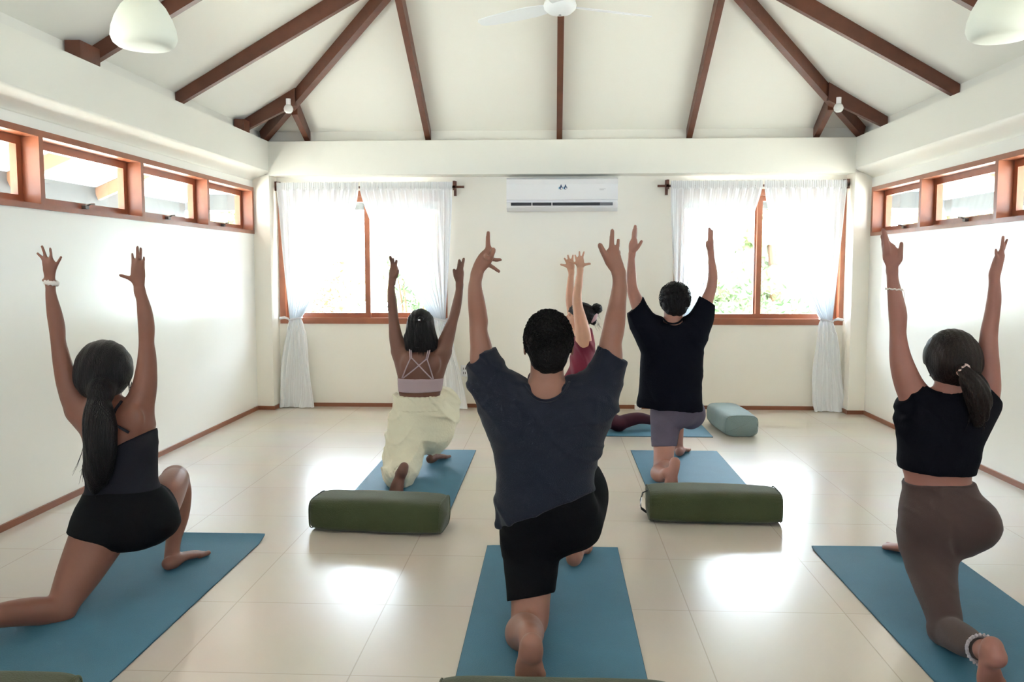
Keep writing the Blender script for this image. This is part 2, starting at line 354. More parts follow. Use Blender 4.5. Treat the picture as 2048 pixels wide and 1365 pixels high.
# windows behind the camera
for i, (a, b, c, d) in enumerate(DOORS):
    f = MB().box((a, YN-0.12, c), (a+0.06, YN+0.01, d)).box((b-0.06, YN-0.12, c), (b, YN+0.01, d)).box((a+0.06, YN-0.12, d-0.06), (b-0.06, YN+0.01, d)).box((a+0.06, YN-0.12, c), (b-0.06, YN+0.01, c+0.06)).box(((a+b)/2-0.03, YN-0.10, c+0.06), ((a+b)/2+0.03, YN-0.03, d-0.06))
    o = struct(f, 'window_%d' % (i+5), M['wood_win'])
    MB().box((a+0.05, YN-0.07, c+0.05), (b-0.05, YN-0.064, d-0.05)).build('glass_pane', M['glass'], o)
portal('portal_window_a', (-1.8, YB+0.17, 1.41), (R(-90), 0, 0), 1.6, 1.25)
portal('portal_window_b', (1.88, YB+0.17, 1.41), (R(-90), 0, 0), 1.6, 1.25)
portal('portal_strip_left', (WL-0.17, 4.5, 1.835), (0, R(-90), 0), 0.42, 6.8)
portal('portal_strip_right', (WR+0.17, 4.5, 1.81), (0, R(90), 0), 0.42, 6.8)
portal('portal_front', (0, YN-0.17, 1.5), (R(90), 0, 0), 3.1, 1.25)

# ------------------------------------------------------------------ outside
struct(MB().box((-14, -12, -0.35), (14, 22, -0.3)), 'trim_10', M['ground'])
# eaves: soffit boards, rafter tails, grey fascia
for s, X in ((-1, WL-0.16), (1, WR+0.16)):
    w_ = 1.0; zt = 2.42
    xa, xb = X, X+s*w_
    m_ = MB(); m_.quad((xa, YN-1, zt), (xb, YN-1, zt-w_*0.42), (xb, YB+1, zt-w_*0.42), (xa, YB+1, zt)); m_.quad((xa, YN-1, zt+.03), (xb, YN-1, zt-w_*0.42+.03), (xb, YB+1, zt-w_*0.42+.03), (xa, YB+1, zt+.03))
    struct(m_, 'trim_%d' % (11 if s < 0 else 12), M['soffit'])
    x0, x1 = sorted((xb, xb+s*0.03)); struct(MB().box((x0, YN-1, zt-w_*0.42-0.16), (x1, YB+1, zt-w_*0.42+0.03)), 'trim_%d' % (13 if s < 0 else 14), M['fascia'])
    ys = [7.3, 6.1, 4.9, 3.7, 2.5] if s < 0 else [7.3, 6.1, 4.9]
    for k, y in enumerate(ys[:4 if s < 0 else 3]):
        o = MB().bar((xa, y, zt-0.06), (xb, y, zt-w_*0.42-0.06), 0.05, 0.10).build('rafter_tail', M['outside_wood'], origin=((xa+xb)/2, y, zt-0.25))
        wall_ = 'left' if s < 0 else 'right'
        word = ['in the bay nearest the back corner', 'in the second bay from the back corner', 'in the third bay from the back corner', 'in the fourth bay from the back corner'][k]
        setp(o, 'sunlit rafter tail outside the %s window strip, %s' % (wall_, word), 'rafter', 'rafter tails under the outside eaves')
m_ = MB(); m_.quad((-4, YB+0.16, 2.5), (4, YB+0.16, 2.5), (4, YB+1.1, 2.1), (-4, YB+1.1, 2.1)); m_.quad((-4, YB+0.16, 2.53), (4, YB+0.16, 2.53), (4, YB+1.1, 2.13), (-4, YB+1.1, 2.13))
struct(m_, 'trim_15', M['soffit']); struct(MB().box((-4, YB+1.1, 1.93), (4, YB+1.13, 2.13)), 'trim_16', M['fascia'])
def bush(name, cx, cy, w_, h_, n, m_, label, seed):
    rnd = random.Random(seed); root = empty(name, (cx, cy, -0.3), label, 'plant')
    mb = MB(); st = MB()
    for i in range(9):
        a = rnd.uniform(-1, 1); b = rnd.uniform(-.4, .4)
        st.tube([(cx+a*0.15, cy+b*0.1, -0.3), (cx+a*w_*0.3, cy+b*0.3, -0.3+h_*0.5), (cx+a*w_*0.48, cy+b*0.5, -0.3+h_*rnd.uniform(0.75, 0.98))], [0.012, 0.008, 0.003], 5)
    for i in range(n):
        u = rnd.gauss(0, 0.33); z = -0.3+h_*min(1, max(0.05, rnd.betavariate(2, 1.5))); p = Vector((cx+u*w_*(1.1-0.5*abs(z+0.3)/h_)*0.9, cy+rnd.gauss(0, .2), z))
        d = Vector((rnd.uniform(-1, 1), rnd.uniform(-.6, .6), rnd.uniform(-.3, 1))).normalized(); sdv = d.cross(Vector((rnd.uniform(-1, 1), rnd.uniform(-1, 1), rnd.uniform(-1, 1)))).normalized(); L_ = rnd.uniform(.05, .12)
        q = [p, p+d*L_*.4+sdv*L_*.2, p+d*L_, p+d*L_*.4-sdv*L_*.2]; nn = d.cross(sdv)*L_*.08; q[1] += nn; q[3] += nn
        mb.quad(*q)
    mb.build('foliage', m_, root, recalc=False); st.build('stem', M['outside_wood'], root)
bush('bush', -2.75, 10.0, 1.0, 1.75, 900, M['leaf2'], 'ochre and green bush outside the lower left of the left window', 3)
bush('bush', -1.62, 10.2, 0.8, 2.3, 800, M['leaf'], 'tall leafy green bush outside the right half of the left window', 4)
bush('bush', 2.25, 10.3, 1.9, 1.45, 900, M['leaf'], 'low green bush outside the bottom of the right window', 5)

def tree(cx, cy, rx, h_, label, seed, col):  # trees added to block the bright horizon sky behind the back windows
    rnd = random.Random(seed); root = empty('tree', (cx, cy, -0.3), label, 'tree', 'pale trees added outside to dim the horizon')
    MB().tube([(cx, cy, -0.3), (cx+.05, cy, h_*.3), (cx-.05, cy, h_*.6)], [.12, .09, .06], 10).build('trunk', M['outside_wood'], root)
    bm = bmesh.new()
    for i in range(26):
        u, v = rnd.uniform(-1, 1), rnd.random(); c = Vector((cx+u*rx*(.9-.3*v), cy+rnd.uniform(-.5, .5), -0.2+h_*(.12+.8*v))); r = rnd.uniform(.28, .5)*rx*.55
        g = bmesh.ops.create_icosphere(bm, subdivisions=4, radius=r)
        for p in g['verts']:
            d = p.co.normalized(); p.co = c+d*r*(1+.35*noise.noise(d*4+Vector((i, seed, 0)))+.22*noise.noise(d*13+Vector((seed, i, 0))))
    mb = MB(); mb.bm.free(); mb.bm = bm; mb.build('foliage', col, root, recalc=False)
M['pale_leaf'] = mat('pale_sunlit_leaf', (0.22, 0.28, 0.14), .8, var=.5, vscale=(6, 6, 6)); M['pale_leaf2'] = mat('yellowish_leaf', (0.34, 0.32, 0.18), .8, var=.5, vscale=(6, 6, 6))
tree(-4.6, 13.6, 1.2, 2.9, 'pale tree added to dim the horizon, far left beyond the left window', 1, M['pale_leaf'])
tree(-1.9, 14.2, 1.3, 3.1, 'yellowish tree added to dim the horizon, seen through the left half of the left window', 2, M['pale_leaf2'])
tree(0.9, 13.9, 1.2, 2.9, 'green tree added to dim the horizon, hidden mostly behind the wall between the windows', 3, M['pale_leaf'])
tree(3.5, 14.1, 1.3, 3.0, 'green tree added to dim the horizon, seen through the right window', 4, M['pale_leaf'])
tree(6.1, 13.7, 1.2, 2.8, 'yellowish tree added to dim the horizon, far right beyond the right window', 5, M['pale_leaf2'])

# ------------------------------------------------------------------ curtain rods and curtains
def rod(x0, x1, z, endside, label):
    """wooden dowel on brackets with a cross-shaped finial on the room side"""
    y = YB-0.09; root = empty('curtain_rod', (x0, YB, z), label, 'curtain rod', 'wooden curtain rods over the back windows')
    MB().cyl((x0, y, z), (x1, y, z), 0.011).build('rod', M['wood'], root, smooth=False)
    for x in ((x0+0.012, x1-0.09) if endside > 0 else (x0+0.09, x1-0.012)):
        MB().box((x-0.012, YB-0.11, z-0.012), (x+0.012, YB, z+0.012)).box((x-0.012, YB-0.02, z-0.075), (x+0.012, YB, z+0.06)).box((x-0.012, YB-0.11, z-0.03), (x+0.012, YB-0.098, z+0.055)).build('bracket', M['wood'], root)
    return root
ZR = 2.055
rod(-2.585, -0.83, ZR, 1, 'brown wooden curtain rod over the left back window')
rod(0.93, 2.635, ZR, -1, 'brown wooden curtain rod over the right back window')
def curtain(label, xa, xb, xt, wt, xs, ws, seed, outer):
    """sheer panel hung from xa..xb, gathered at (xt) at sill height and falling to the floor between xs +- ws/2
    outer = -1 when the fixed edge is the left one"""
    rnd = random.Random(seed); root = empty('curtain', (xt, YB-0.09, 0), label, 'curtain', 'sheer white curtains tied back at the windows')
    ztie = 0.84; nz = 90; nu = 150
    n1 = 11; ph = rnd.random()*6
    def edges(z):
        if z >= ztie:
            t = (ZR+0.02-z)/(ZR+0.02-ztie)            # 0 top .. 1 tie
            lo0, hi0 = xa, xb; lo1, hi1 = xt-wt/2, xt+wt/2
            if outer < 0: lo = lo0+(lo1-lo0)*(t**1.35); hi = hi0+(hi1-hi0)*(t**1.5)
            else: hi = hi0+(hi1-hi0)*(t**1.35); lo = lo0+(lo1-lo0)*(t**1.5)
            return lo, hi
        t = (ztie-z)/ztie
        c = xt+(xs-xt)*t; wd = wt+(ws-wt)*(t**0.55)
        return c-wd/2, c+wd/2
    zs = list(np.linspace(ZR+0.045, ZR-0.03, 10)) + list(np.linspace(ZR-0.04, ztie+0.06, 42)) + list(np.linspace(ztie+0.05, ztie-0.08, 12)) + list(np.linspace(ztie-0.1, 0.006, 34))
    bm = bmesh.new(); rows = []
    for z in zs:
        lo, hi = edges(min(z, ZR)); row = []; t = (ZR-z)/(ZR-ztie)
        for k in range(nu+1):
            u = k/nu; x = lo+(hi-lo)*u
            wid = hi-lo
            if z >= ztie: amp = 0.012+0.018*min(1, max(0, t)); amp *= (0.5+0.5*wid/(xb-xa))+0.35
            else: amp = 0.012
            fold = math.sin(2*math.pi*n1*(u+0.03*math.sin(5*u+ph))+ph) + 0.35*math.sin(2*math.pi*n1*2.37*u+ph*2)
            if z < ztie: fold = math.sin(2*math.pi*5*(u+0.04*math.sin(4*u+ph))+ph+0.5*math.sin(3*z)) + 0.3*math.sin(2*math.pi*11*u+ph*2+2*z)
            if z > ZR-0.03: fold = math.sin(2*math.pi*46*u) * 0.6 + fold*0.3; amp = 0.012
            y = YB-0.088+amp*fold-(0.022 if z > ZR-0.02 else 0.022*max(0, 1-(ZR-0.02-z)/0.15))
            zz = z
            if z > ZR+0.012: zz = z+0.006*math.sin(2*math.pi*61*u+z*90)
            if z < 0.10:
                f = (0.10-z)/0.10; y -= 0.03*f*f*(1+0.6*math.sin(9*u+ph)); x += 0.012*f*math.sin(14*u+ph)
            if z < ztie-0.1: x += 0.008*math.sin(z*9+u*7+ph)
            y = min(y, YB-0.03)
            row.append(bm.verts.new((x, y, max(zz, 0.004))))
        rows.append(row)
    for a, b in zip(rows, rows[1:]):
        for k in range(nu): bm.faces.new((a[k], a[k+1], b[k+1], b[k]))
    mb = MB(); mb.bm = bm; mb.build('curtain_panel', M['sheer'], root, smooth=True)
    # tie band with a small bow end
    tb = MB(); pts = []
    for k in range(17):
        a = 2*math.pi*k/16; pts.append((xt+(wt/2+0.012)*math.cos(a), YB-0.088+0.045*math.sin(a), ztie+0.0+0.012*math.cos(a)*(-outer)))
    tb.tube(pts, 0.008, 8); sgn = outer
    tb.tube([(xt+sgn*(wt/2+0.01), YB-0.11, ztie), (xt+sgn*(wt/2+0.05), YB-0.10, ztie+0.012), (xt+sgn*(wt/2+0.10), YB-0.09, ztie+0.004)], [0.008, 0.014, 0.012], 8)
    tb.build('tie_band', M['tie'], root, smooth=True)
M['tie'] = mat('white_cloth', (0.75, 0.75, 0.78), 0.8)
curtain('sheer curtain in the left back corner, tied beside the left window', -2.575, -1.80, -2.42, 0.10, -2.44, 0.34, 1, -1)
curtain('sheer curtain tied at the right side of the left window', -1.79, -0.935, -1.06, 0.10, -0.98, 0.34, 2, 1)
curtain('sheer curtain tied at the left side of the right window', 1.045, 1.87, 1.17, 0.10, 1.14, 0.28, 3, -1)
curtain('sheer curtain in the right back corner, tied beside the right window', 1.88, 2.62, 2.47, 0.10, 2.52, 0.32, 4, 1)

# ------------------------------------------------------------------ air conditioner
ax0, ax1, az0, az1 = -0.435, 0.565, 1.825, 2.125; ay = YB-0.205
ac = empty('air_conditioner', ((ax0+ax1)/2, YB, az0), 'white wall air conditioner on the back wall between the windows', 'air conditioner')
mb = MB(); prof = [(YB, az0+0.01), (ay+0.07, az0), (ay+0.018, az0+0.03), (ay+0.006, az0+0.075), (ay+0.03, az0+0.082), (ay+0.03, az0+0.098), (ay+0.002, az0+0.102), (ay, az1-0.06), (ay+0.012, az1-0.015), (ay+0.04, az1), (YB, az1)]
L_ = [mb.bm.verts.new((ax0, y, z)) for y, z in prof]; R_ = [mb.bm.verts.new((ax1, y, z)) for y, z in prof]
for i in range(len(prof)): j = (i+1) % len(prof); mb.bm.faces.new((L_[i], L_[j], R_[j], R_[i]))
mb.bm.faces.new(L_); mb.bm.faces.new(R_[::-1])
body = mb.build('housing', M['white_plastic'], ac)
MB().box((ax0+0.04, ay+0.004, az0+0.050), (ax1-0.16, ay+0.02, az0+0.076)).build('air_outlet', M['dark_plastic'], ac)
MB().box((ax1-0.16, ay+0.004, az0+0.050), (ax1-0.045, ay+0.02, az0+0.076)).build('display_panel', M['grey_plastic'], ac)
MB().box((ax0+0.04, ay+0.0, az0+0.036), (ax1-0.045, ay+0.022, az0+0.048), 0.003).build('louver', M['white_plastic'], ac)
for x in (ax0+0.23, ax0+0.41): MB().box((x-0.004, ay+0.0, az0+0.044), (x+0.004, ay+0.018, az0+0.078)).build('louver_clip', M['white_plastic'], ac)
M['logo'] = mat('dark_blue_print', (0.03, 0.07, 0.16), 0.4); M['logo2'] = mat('light_blue_print', (0.35, 0.62, 0.75), 0.4); M['mark'] = mat('pale_grey_print', (0.5, 0.5, 0.53), 0.4)
for cx in (0.056, 0.096):
    pts = []
    for k in range(28):
        a = 2*math.pi*k/28; r = 0.0155; pts.append((cx+r*math.cos(a), ay-0.0015, az1-0.094+r*math.sin(a)+(0.014 if abs(a-math.pi/2) < 0.25 else 0)))
    lgo = MB().poly(pts).build('logo', M['logo'], ac); ex = cx+0.004
    MB().poly([(ex+0.007*math.cos(2*math.pi*k/16), ay-0.0025, az1-0.099+0.009*math.sin(2*math.pi*k/16)) for k in range(16)]).build('logo_inset', M['white_plastic'], lgo)
    ex = cx-0.019; MB().poly([(ex-0.004, ay-0.0012, az1-0.104), (ex+0.004, ay-0.0012, az1-0.108), (ex+0.004, ay-0.0012, az1-0.084), (ex-0.004, ay-0.0012, az1-0.088)]).build('logo_edge', M['logo2'], lgo)
MB().box((0.40, ay-0.001, az1-0.105), (0.455, ay+0.001, az1-0.102)).box((0.40, ay-0.001, az1-0.114), (0.44, ay+0.001, az1-0.111)).build('print_mark', M['mark'], ac)

# wall outlet
p = at(929, 742, YB); out = empty('wall_outlet', (p.x, YB, p.z), 'white wall outlet low on the back wall beside the left window curtain', 'outlet')
MB().box((p.x-0.035, YB-0.008, p.z-0.055), (p.x+0.035, YB, p.z+0.055), 0.003).build('cover_plate', M['white_plastic'], out)
MB().box((p.x-0.012, YB-0.0095, p.z+0.01), (p.x-0.006, YB-0.0075, p.z+0.03)).box((p.x+0.006, YB-0.0095, p.z+0.01), (p.x+0.012, YB-0.0075, p.z+0.03)).box((p.x-0.012, YB-0.0095, p.z-0.03), (p.x-0.006, YB-0.0075, p.z-0.01)).box((p.x+0.006, YB-0.0095, p.z-0.03), (p.x+0.012, YB-0.0075, p.z-0.01)).build('socket', M['dark_plastic'], out)
p = at(1276, 818, YB-0.06)
setp(MB().box((p.x-0.03, YB-0.085, 0), (p.x+0.03, YB-0.03, 0.05), 0.006).build('small_box', M['white_plastic'], origin=(p.x, YB-0.06, 0)), 'tiny white box on the floor against the baseboard, behind the man in black', 'box')

# ------------------------------------------------------------------ ceiling fan
M['fan'] = mat('white_fan_paint', (0.80, 0.83, 0.86), 0.35, 0.5)
fc = at(1120, 14, 5.1); fan = empty('ceiling_fan', fc, 'white three-blade ceiling fan hanging at the top centre', 'ceiling fan')
MB().lathe(fc, [(0, -0.045), (0.03, -0.044), (0.065, -0.034), (0.09, -0.012), (0.095, 0.008), (0.088, 0.03), (0.06, 0.045), (0.02, 0.05), (0, 0.05)], 48).build('motor_housing', M['fan'], fan, smooth=True)
ztop = zr(HW)-0.02
MB().cyl(fc+Vector((0, 0, 0.045)), (fc.x, fc.y, ztop), 0.012).lathe((fc.x, fc.y, ztop-0.07), [(0.012, 0), (0.05, 0.03), (0.06, 0.07)], 24).build('down_rod', M['fan'], fan)
MB().cyl(fc+Vector((0, 0, -0.047)), fc+Vector((0, 0, -0.043)), 0.008).build('cap_screw', M['grey_plastic'], fan)
for ang in (24, 146, 265):
    a = R(ang); d = Vector((math.cos(a), math.sin(a), 0)); s_ = Vector((-d.y, d.x, 0)); mb = MB()
    prev = None
    for rr, wd in ((0.07, 0.03), (0.12, 0.045), (0.2, 0.056), (0.35, 0.055), (0.5, 0.046), (0.57, 0.036), (0.59, 0.02)):
        zt_ = 0.012
        ring = [mb.bm.verts.new(fc+d*rr+s_*(sx*wd)+Vector((0, 0, 0.006+sx*zt_*wd/0.05+dz))) for sx, dz in ((-1, -.002), (1, -.002), (1, .003), (-1, .003))]
        if prev:
            for k in range(4): mb.bm.faces.new((prev[k], prev[(k+1) % 4], ring[(k+1) % 4], ring[k]))
        else: mb.bm.faces.new(ring[::-1])
        prev = ring
    mb.bm.faces.new(prev); mb.build('fan_blade', M['fan'], fan)

# pendant lamps
def shade_mat():
    m = mat('milky_glass', (0.80, 0.83, 0.74), 0.55, 0.4); b = m.node_tree.nodes['Principled BSDF']; return m
M['shade'] = shade_mat()
def pendant(px, py, Y, label):
    c = at(px, py, Y); r = pxm(63, Y); zt = zr(min(HW, HW-abs(c.x-XM)))
    root = empty('pendant_lamp', c, label, 'lamp', 'white glass pendant lamps')
    prof = [(0.0, 0.0), (r*0.55, 0.002), (r*0.8, 0.006), (r*0.93, 0.02), (r, 0.045), (r*0.97, 0.08), (r*0.86, 0.125), (r*0.68, 0.17), (r*0.46, 0.205), (r*0.25, 0.225), (0.02, 0.235), (0, 0.235)]
    MB().lathe(c, prof, 56).build('lamp_shade', M['shade'], root, smooth=True)
    MB().cyl(c+Vector((0, 0, 0.23)), c+Vector((0, 0, 0.28)), 0.018).build('cap', M['fan'], root)
    MB().cyl(c+Vector((0, 0, 0.28)), (c.x, c.y, zt+0.1), 0.005).build('cord', M['fan'], root)
pendant(289, 97, 3.7, 'milky white glass pendant lamp hanging at the top left')
pendant(2003, 80, 3.7, 'milky white glass pendant lamp hanging at the top right edge')
M['bulb'] = mat('frosted_bulb', (0.85, 0.86, 0.84), 0.2, 0.6)
for px, py, sd in ((577, 222, 'left'), (1677, 220, 'right')):
    Y = 7.30; c = at(px, py, Y); root = empty('spotlight', c, 'small round white spotlight at the %s hip rafter joint in the back corner' % sd, 'lamp', 'corner spotlights')
    prof = [(0.0, -0.02), (0.02, -0.018), (0.034, -0.005), (0.04, 0.015), (0.034, 0.035), (0.022, 0.05), (0.0, 0.052)]
    MB().lathe(c, prof, 28).build('bulb', M['bulb'], root, smooth=True)
    MB().cyl(c+Vector((0, 0, 0.045)), c+Vector((0, 0, 0.10)), 0.02).build('lamp_holder', M['white_plastic'], root)
# ------------------------------------------------------------------ yoga mats
def mat_cloth(name, col, sc=260):
    m = mat(name, col, 0.62, 0.35, bump=0.25, bscale=(sc, sc, sc), var=0.10, vscale=(7, 7, 7)); return m
M['yoga'] = mat_cloth('teal_foam', (0.055, 0.17, 0.26))
M['yoga_edge'] = mat_cloth('dark_teal_foam', (0.02, 0.06, 0.09))
def yoga_mat(x0, x1, y0, y1, label, curl=0.0, lng='y'):
    """thin foam mat; curl lifts the far end slightly"""
    root = empty('yoga_mat', ((x0+x1)/2, (y0+y1)/2, 0), label, 'yoga mat', 'teal yoga mats laid out on the floor')
    bm = bmesh.new(); n = 60; k_ = 24; th = 0.005
    top = []; bot = []
    for i in range(n+1):
        t = i/n; rt = []; rb = []
        for j in range(k_+1):
            u = j/k_
            if lng == 'y': x = x0+(x1-x0)*u; y = y0+(y1-y0)*t; dist = y1-y
            else: x = x0+(x1-x0)*t; y = y0+(y1-y0)*u; dist = x1-x
            lift = 0.0
            if curl and dist < 0.12: lift = curl*((0.12-dist)/0.12)**2
            lift += 0.0008*(1+math.sin(x*7+y*4))*(1 if 0 < u < 1 else 0)
            rt.append(bm.verts.new((x, y, 0.001+th+lift))); rb.append(bm.verts.new((x, y, 0.001+lift)))
        top.append(rt); bot.append(rb)
    for i in range(n):
        for j in range(k_):
            bm.faces.new((top[i][j], top[i][j+1], top[i+1][j+1], top[i+1][j])); bm.faces.new((bot[i][j], bot[i+1][j], bot[i+1][j+1], bot[i][j+1]))
    mb = MB(); mb.bm.free(); mb.bm = bm; mb.build('mat_sheet', M['yoga'], root, smooth=True)
    ed = MB(); e = 0.0015
    for (a, b) in ((( x0-e, y0-e), (x1+e, y0)), ((x0-e, y1), (x1+e, y1+e)), ((x0-e, y0), (x0, y1)), ((x1, y0), (x1+e, y1))):
        ymid = 0
        ed.box((a[0], a[1], 0.001), (b[0], b[1], 0.001+th))
    if not curl: ed.build('mat_edge', M['yoga_edge'], root)
    else: ed.bm.free()
    return root
yoga_mat(-0.31, 0.30, 2.47, 3.98, 'teal yoga mat in the front centre under the kneeling man in the grey shirt')
yoga_mat(-2.01, -1.40, 2.47, 4.05, 'teal yoga mat at the front left with a curled far edge', 0.018)
yoga_mat(1.21, 1.82, 2.47, 4.03, 'teal yoga mat at the front right under the woman in brown leggings', 0.006)
yoga_mat(-1.17, -0.56, 4.46, 6.12, 'teal yoga mat under the woman in white trousers')
yoga_mat(0.555, 1.165, 4.66, 6.17, 'teal yoga mat under the man in black')
yoga_mat(-0.50, 1.235, 6.70, 7.31, 'teal yoga mat laid crosswise near the back wall', 0, 'x')

# ------------------------------------------------------------------ bolsters
M['olive'] = mat('olive_green_cotton', (0.050, 0.062, 0.026), 0.82, 0.25, bump=0.25, bscale=(180, 180, 180), var=0.18, vscale=(6, 6, 6), sheen=0.15)
M['sage'] = mat('sage_blue_cotton', (0.20, 0.27, 0.27), 0.8, 0.25, bump=0.25, bscale=(180, 180, 180), var=0.1, vscale=(6, 6, 6), sheen=0.15)
M['black_strap'] = mat('black_webbing', (0.01, 0.01, 0.012), 0.6); M['steel'] = mat('bright_metal', (0.6, 0.6, 0.62), 0.25, metal=1.0)
def bolster(cx, cy, L_, W_, H_, rz, m_, label, seed, handle=0):
    rnd = random.Random(seed); root = empty('bolster', (cx, cy, 0), label, 'bolster', 'rectangular yoga bolsters'); root.rotation_euler.z = R(rz)
    bm = bmesh.new(); nx = 70; na = 64; rings = []
    for i in range(nx+1):
        t = -1+2*i/nx; x = t*L_/2
        s = (1-abs(t)**9)**(1/9.0) if abs(t) < 1 else 0       # rounded ends
        s = max(s, 0)
        bulge = 1+0.03*math.cos(t*math.pi*0.5)
        row = []
        for k in range(na):
            a = 2*math.pi*k/na; c, sn = math.cos(a), math.sin(a); ex = 2/4.2
            y = W_/2*math.copysign(abs(c)**ex, c); z = H_/2*math.copysign(abs(sn)**ex, sn)
            pucker = 0.0025*math.sin(a*22+math.sin(t*9)*1.5)*max(0, (abs(t)-0.72)/0.28)
            wr = 0.0035*noise.noise(Vector((x*9+seed, y*22, z*16)))+0.004*noise.noise(Vector((x*3.5, a*1.3, seed)))
            rr = s*bulge+pucker*6+wr*6
            if sn > 0: rr *= 1+0.02*math.sin(x*8+seed)
            row.append(bm.verts.new((x*(1+0.0*rr), y*rr, max(-H_/2+0.002, z*rr))))
        rings.append(row)
    for a, b in zip(rings, rings[1:]):
        for k in range(na): bm.faces.new((a[k], a[(k+1) % na], b[(k+1) % na], b[k]))
    bm.faces.new(rings[0]); bm.faces.new(rings[-1][::-1])
    bmesh.ops.recalc_face_normals(bm, faces=bm.faces)
    for v in bm.verts: v.co.z += H_/2
    me = bpy.data.meshes.new('cushion'); bm.to_mesh(me); bm.free(); c_ = link('cushion', me, m_, root, True)
    # piping seams along the long edges at both ends
    for e_ in (-1, 1):
        sm = MB(); pts = []
        for k in range(41):
            a = 2*math.pi*k/40; c, sn = math.cos(a), math.sin(a); ex = 2/4.2
            pts.append((e_*(L_/2-0.012), (W_/2-0.006)*math.copysign(abs(c)**ex, c)*0.97, H_/2+max(-H_/2+0.004, (H_/2-0.005)*math.copysign(abs(sn)**ex, sn)*0.97)))
        sm.tube(pts, 0.0035, 6)
        me = bpy.data.meshes.new('seam'); sm.bm.to_mesh(me); sm.bm.free(); link('seam', me, m_, root, True)
    if handle:
        h = MB(); e_ = handle; x = e_*L_/2
        pts = [(x-e_*0.006, 0.0, H_*0.86), (x+e_*0.018, -0.004, H_*0.80), (x+e_*0.03, -0.006, H_*0.55), (x+e_*0.026, -0.004, H_*0.3), (x-e_*0.002, 0, H_*0.17)]
        for a, b in zip(pts, pts[1:]): h.bar(a, b, 0.028, 0.004, up=(1, 0, 0))
        me = bpy.data.meshes.new('handle'); h.bm.to_mesh(me); h.bm.free(); link('handle', me, M['black_strap'], root)
        h = MB(); h.bar((x+e_*0.024, -0.02, H_*0.68), (x+e_*0.033, -0.022, H_*0.40), 0.006, 0.003, up=(1, 0, 0)); me = bpy.data.meshes.new('metal_trim'); h.bm.to_mesh(me); h.bm.free(); link('metal_trim', me, M['steel'], root)
    return root
bolster(-0.875, 4.26, 0.685, 0.27, 0.165, -5.0, M['olive'], 'olive green bolster on the floor behind the woman in white trousers', 1)
bolster(0.832, 4.50, 0.69, 0.27, 0.165, -0.8, M['olive'], 'olive green bolster with a side handle behind the man in black', 2, -1)
bolster(1.445, 7.05, 0.66, 0.27, 0.175, -87, M['sage'], 'pale blue green bolster standing alone near the back wall', 3)
bolster(0.01, 2.29, 0.68, 0.26, 0.148, 0.5, M['olive'], 'olive green bolster at the bottom edge, in front of the central mat', 4)
bolster(-1.72, 2.28, 0.68, 0.26, 0.132, 0.3, M['olive'], 'olive green bolster at the bottom left corner', 5)
bolster(1.56, 2.29, 0.68, 0.26, 0.148, 0, M['olive'], 'olive green bolster at the bottom right corner by the bare foot', 6)
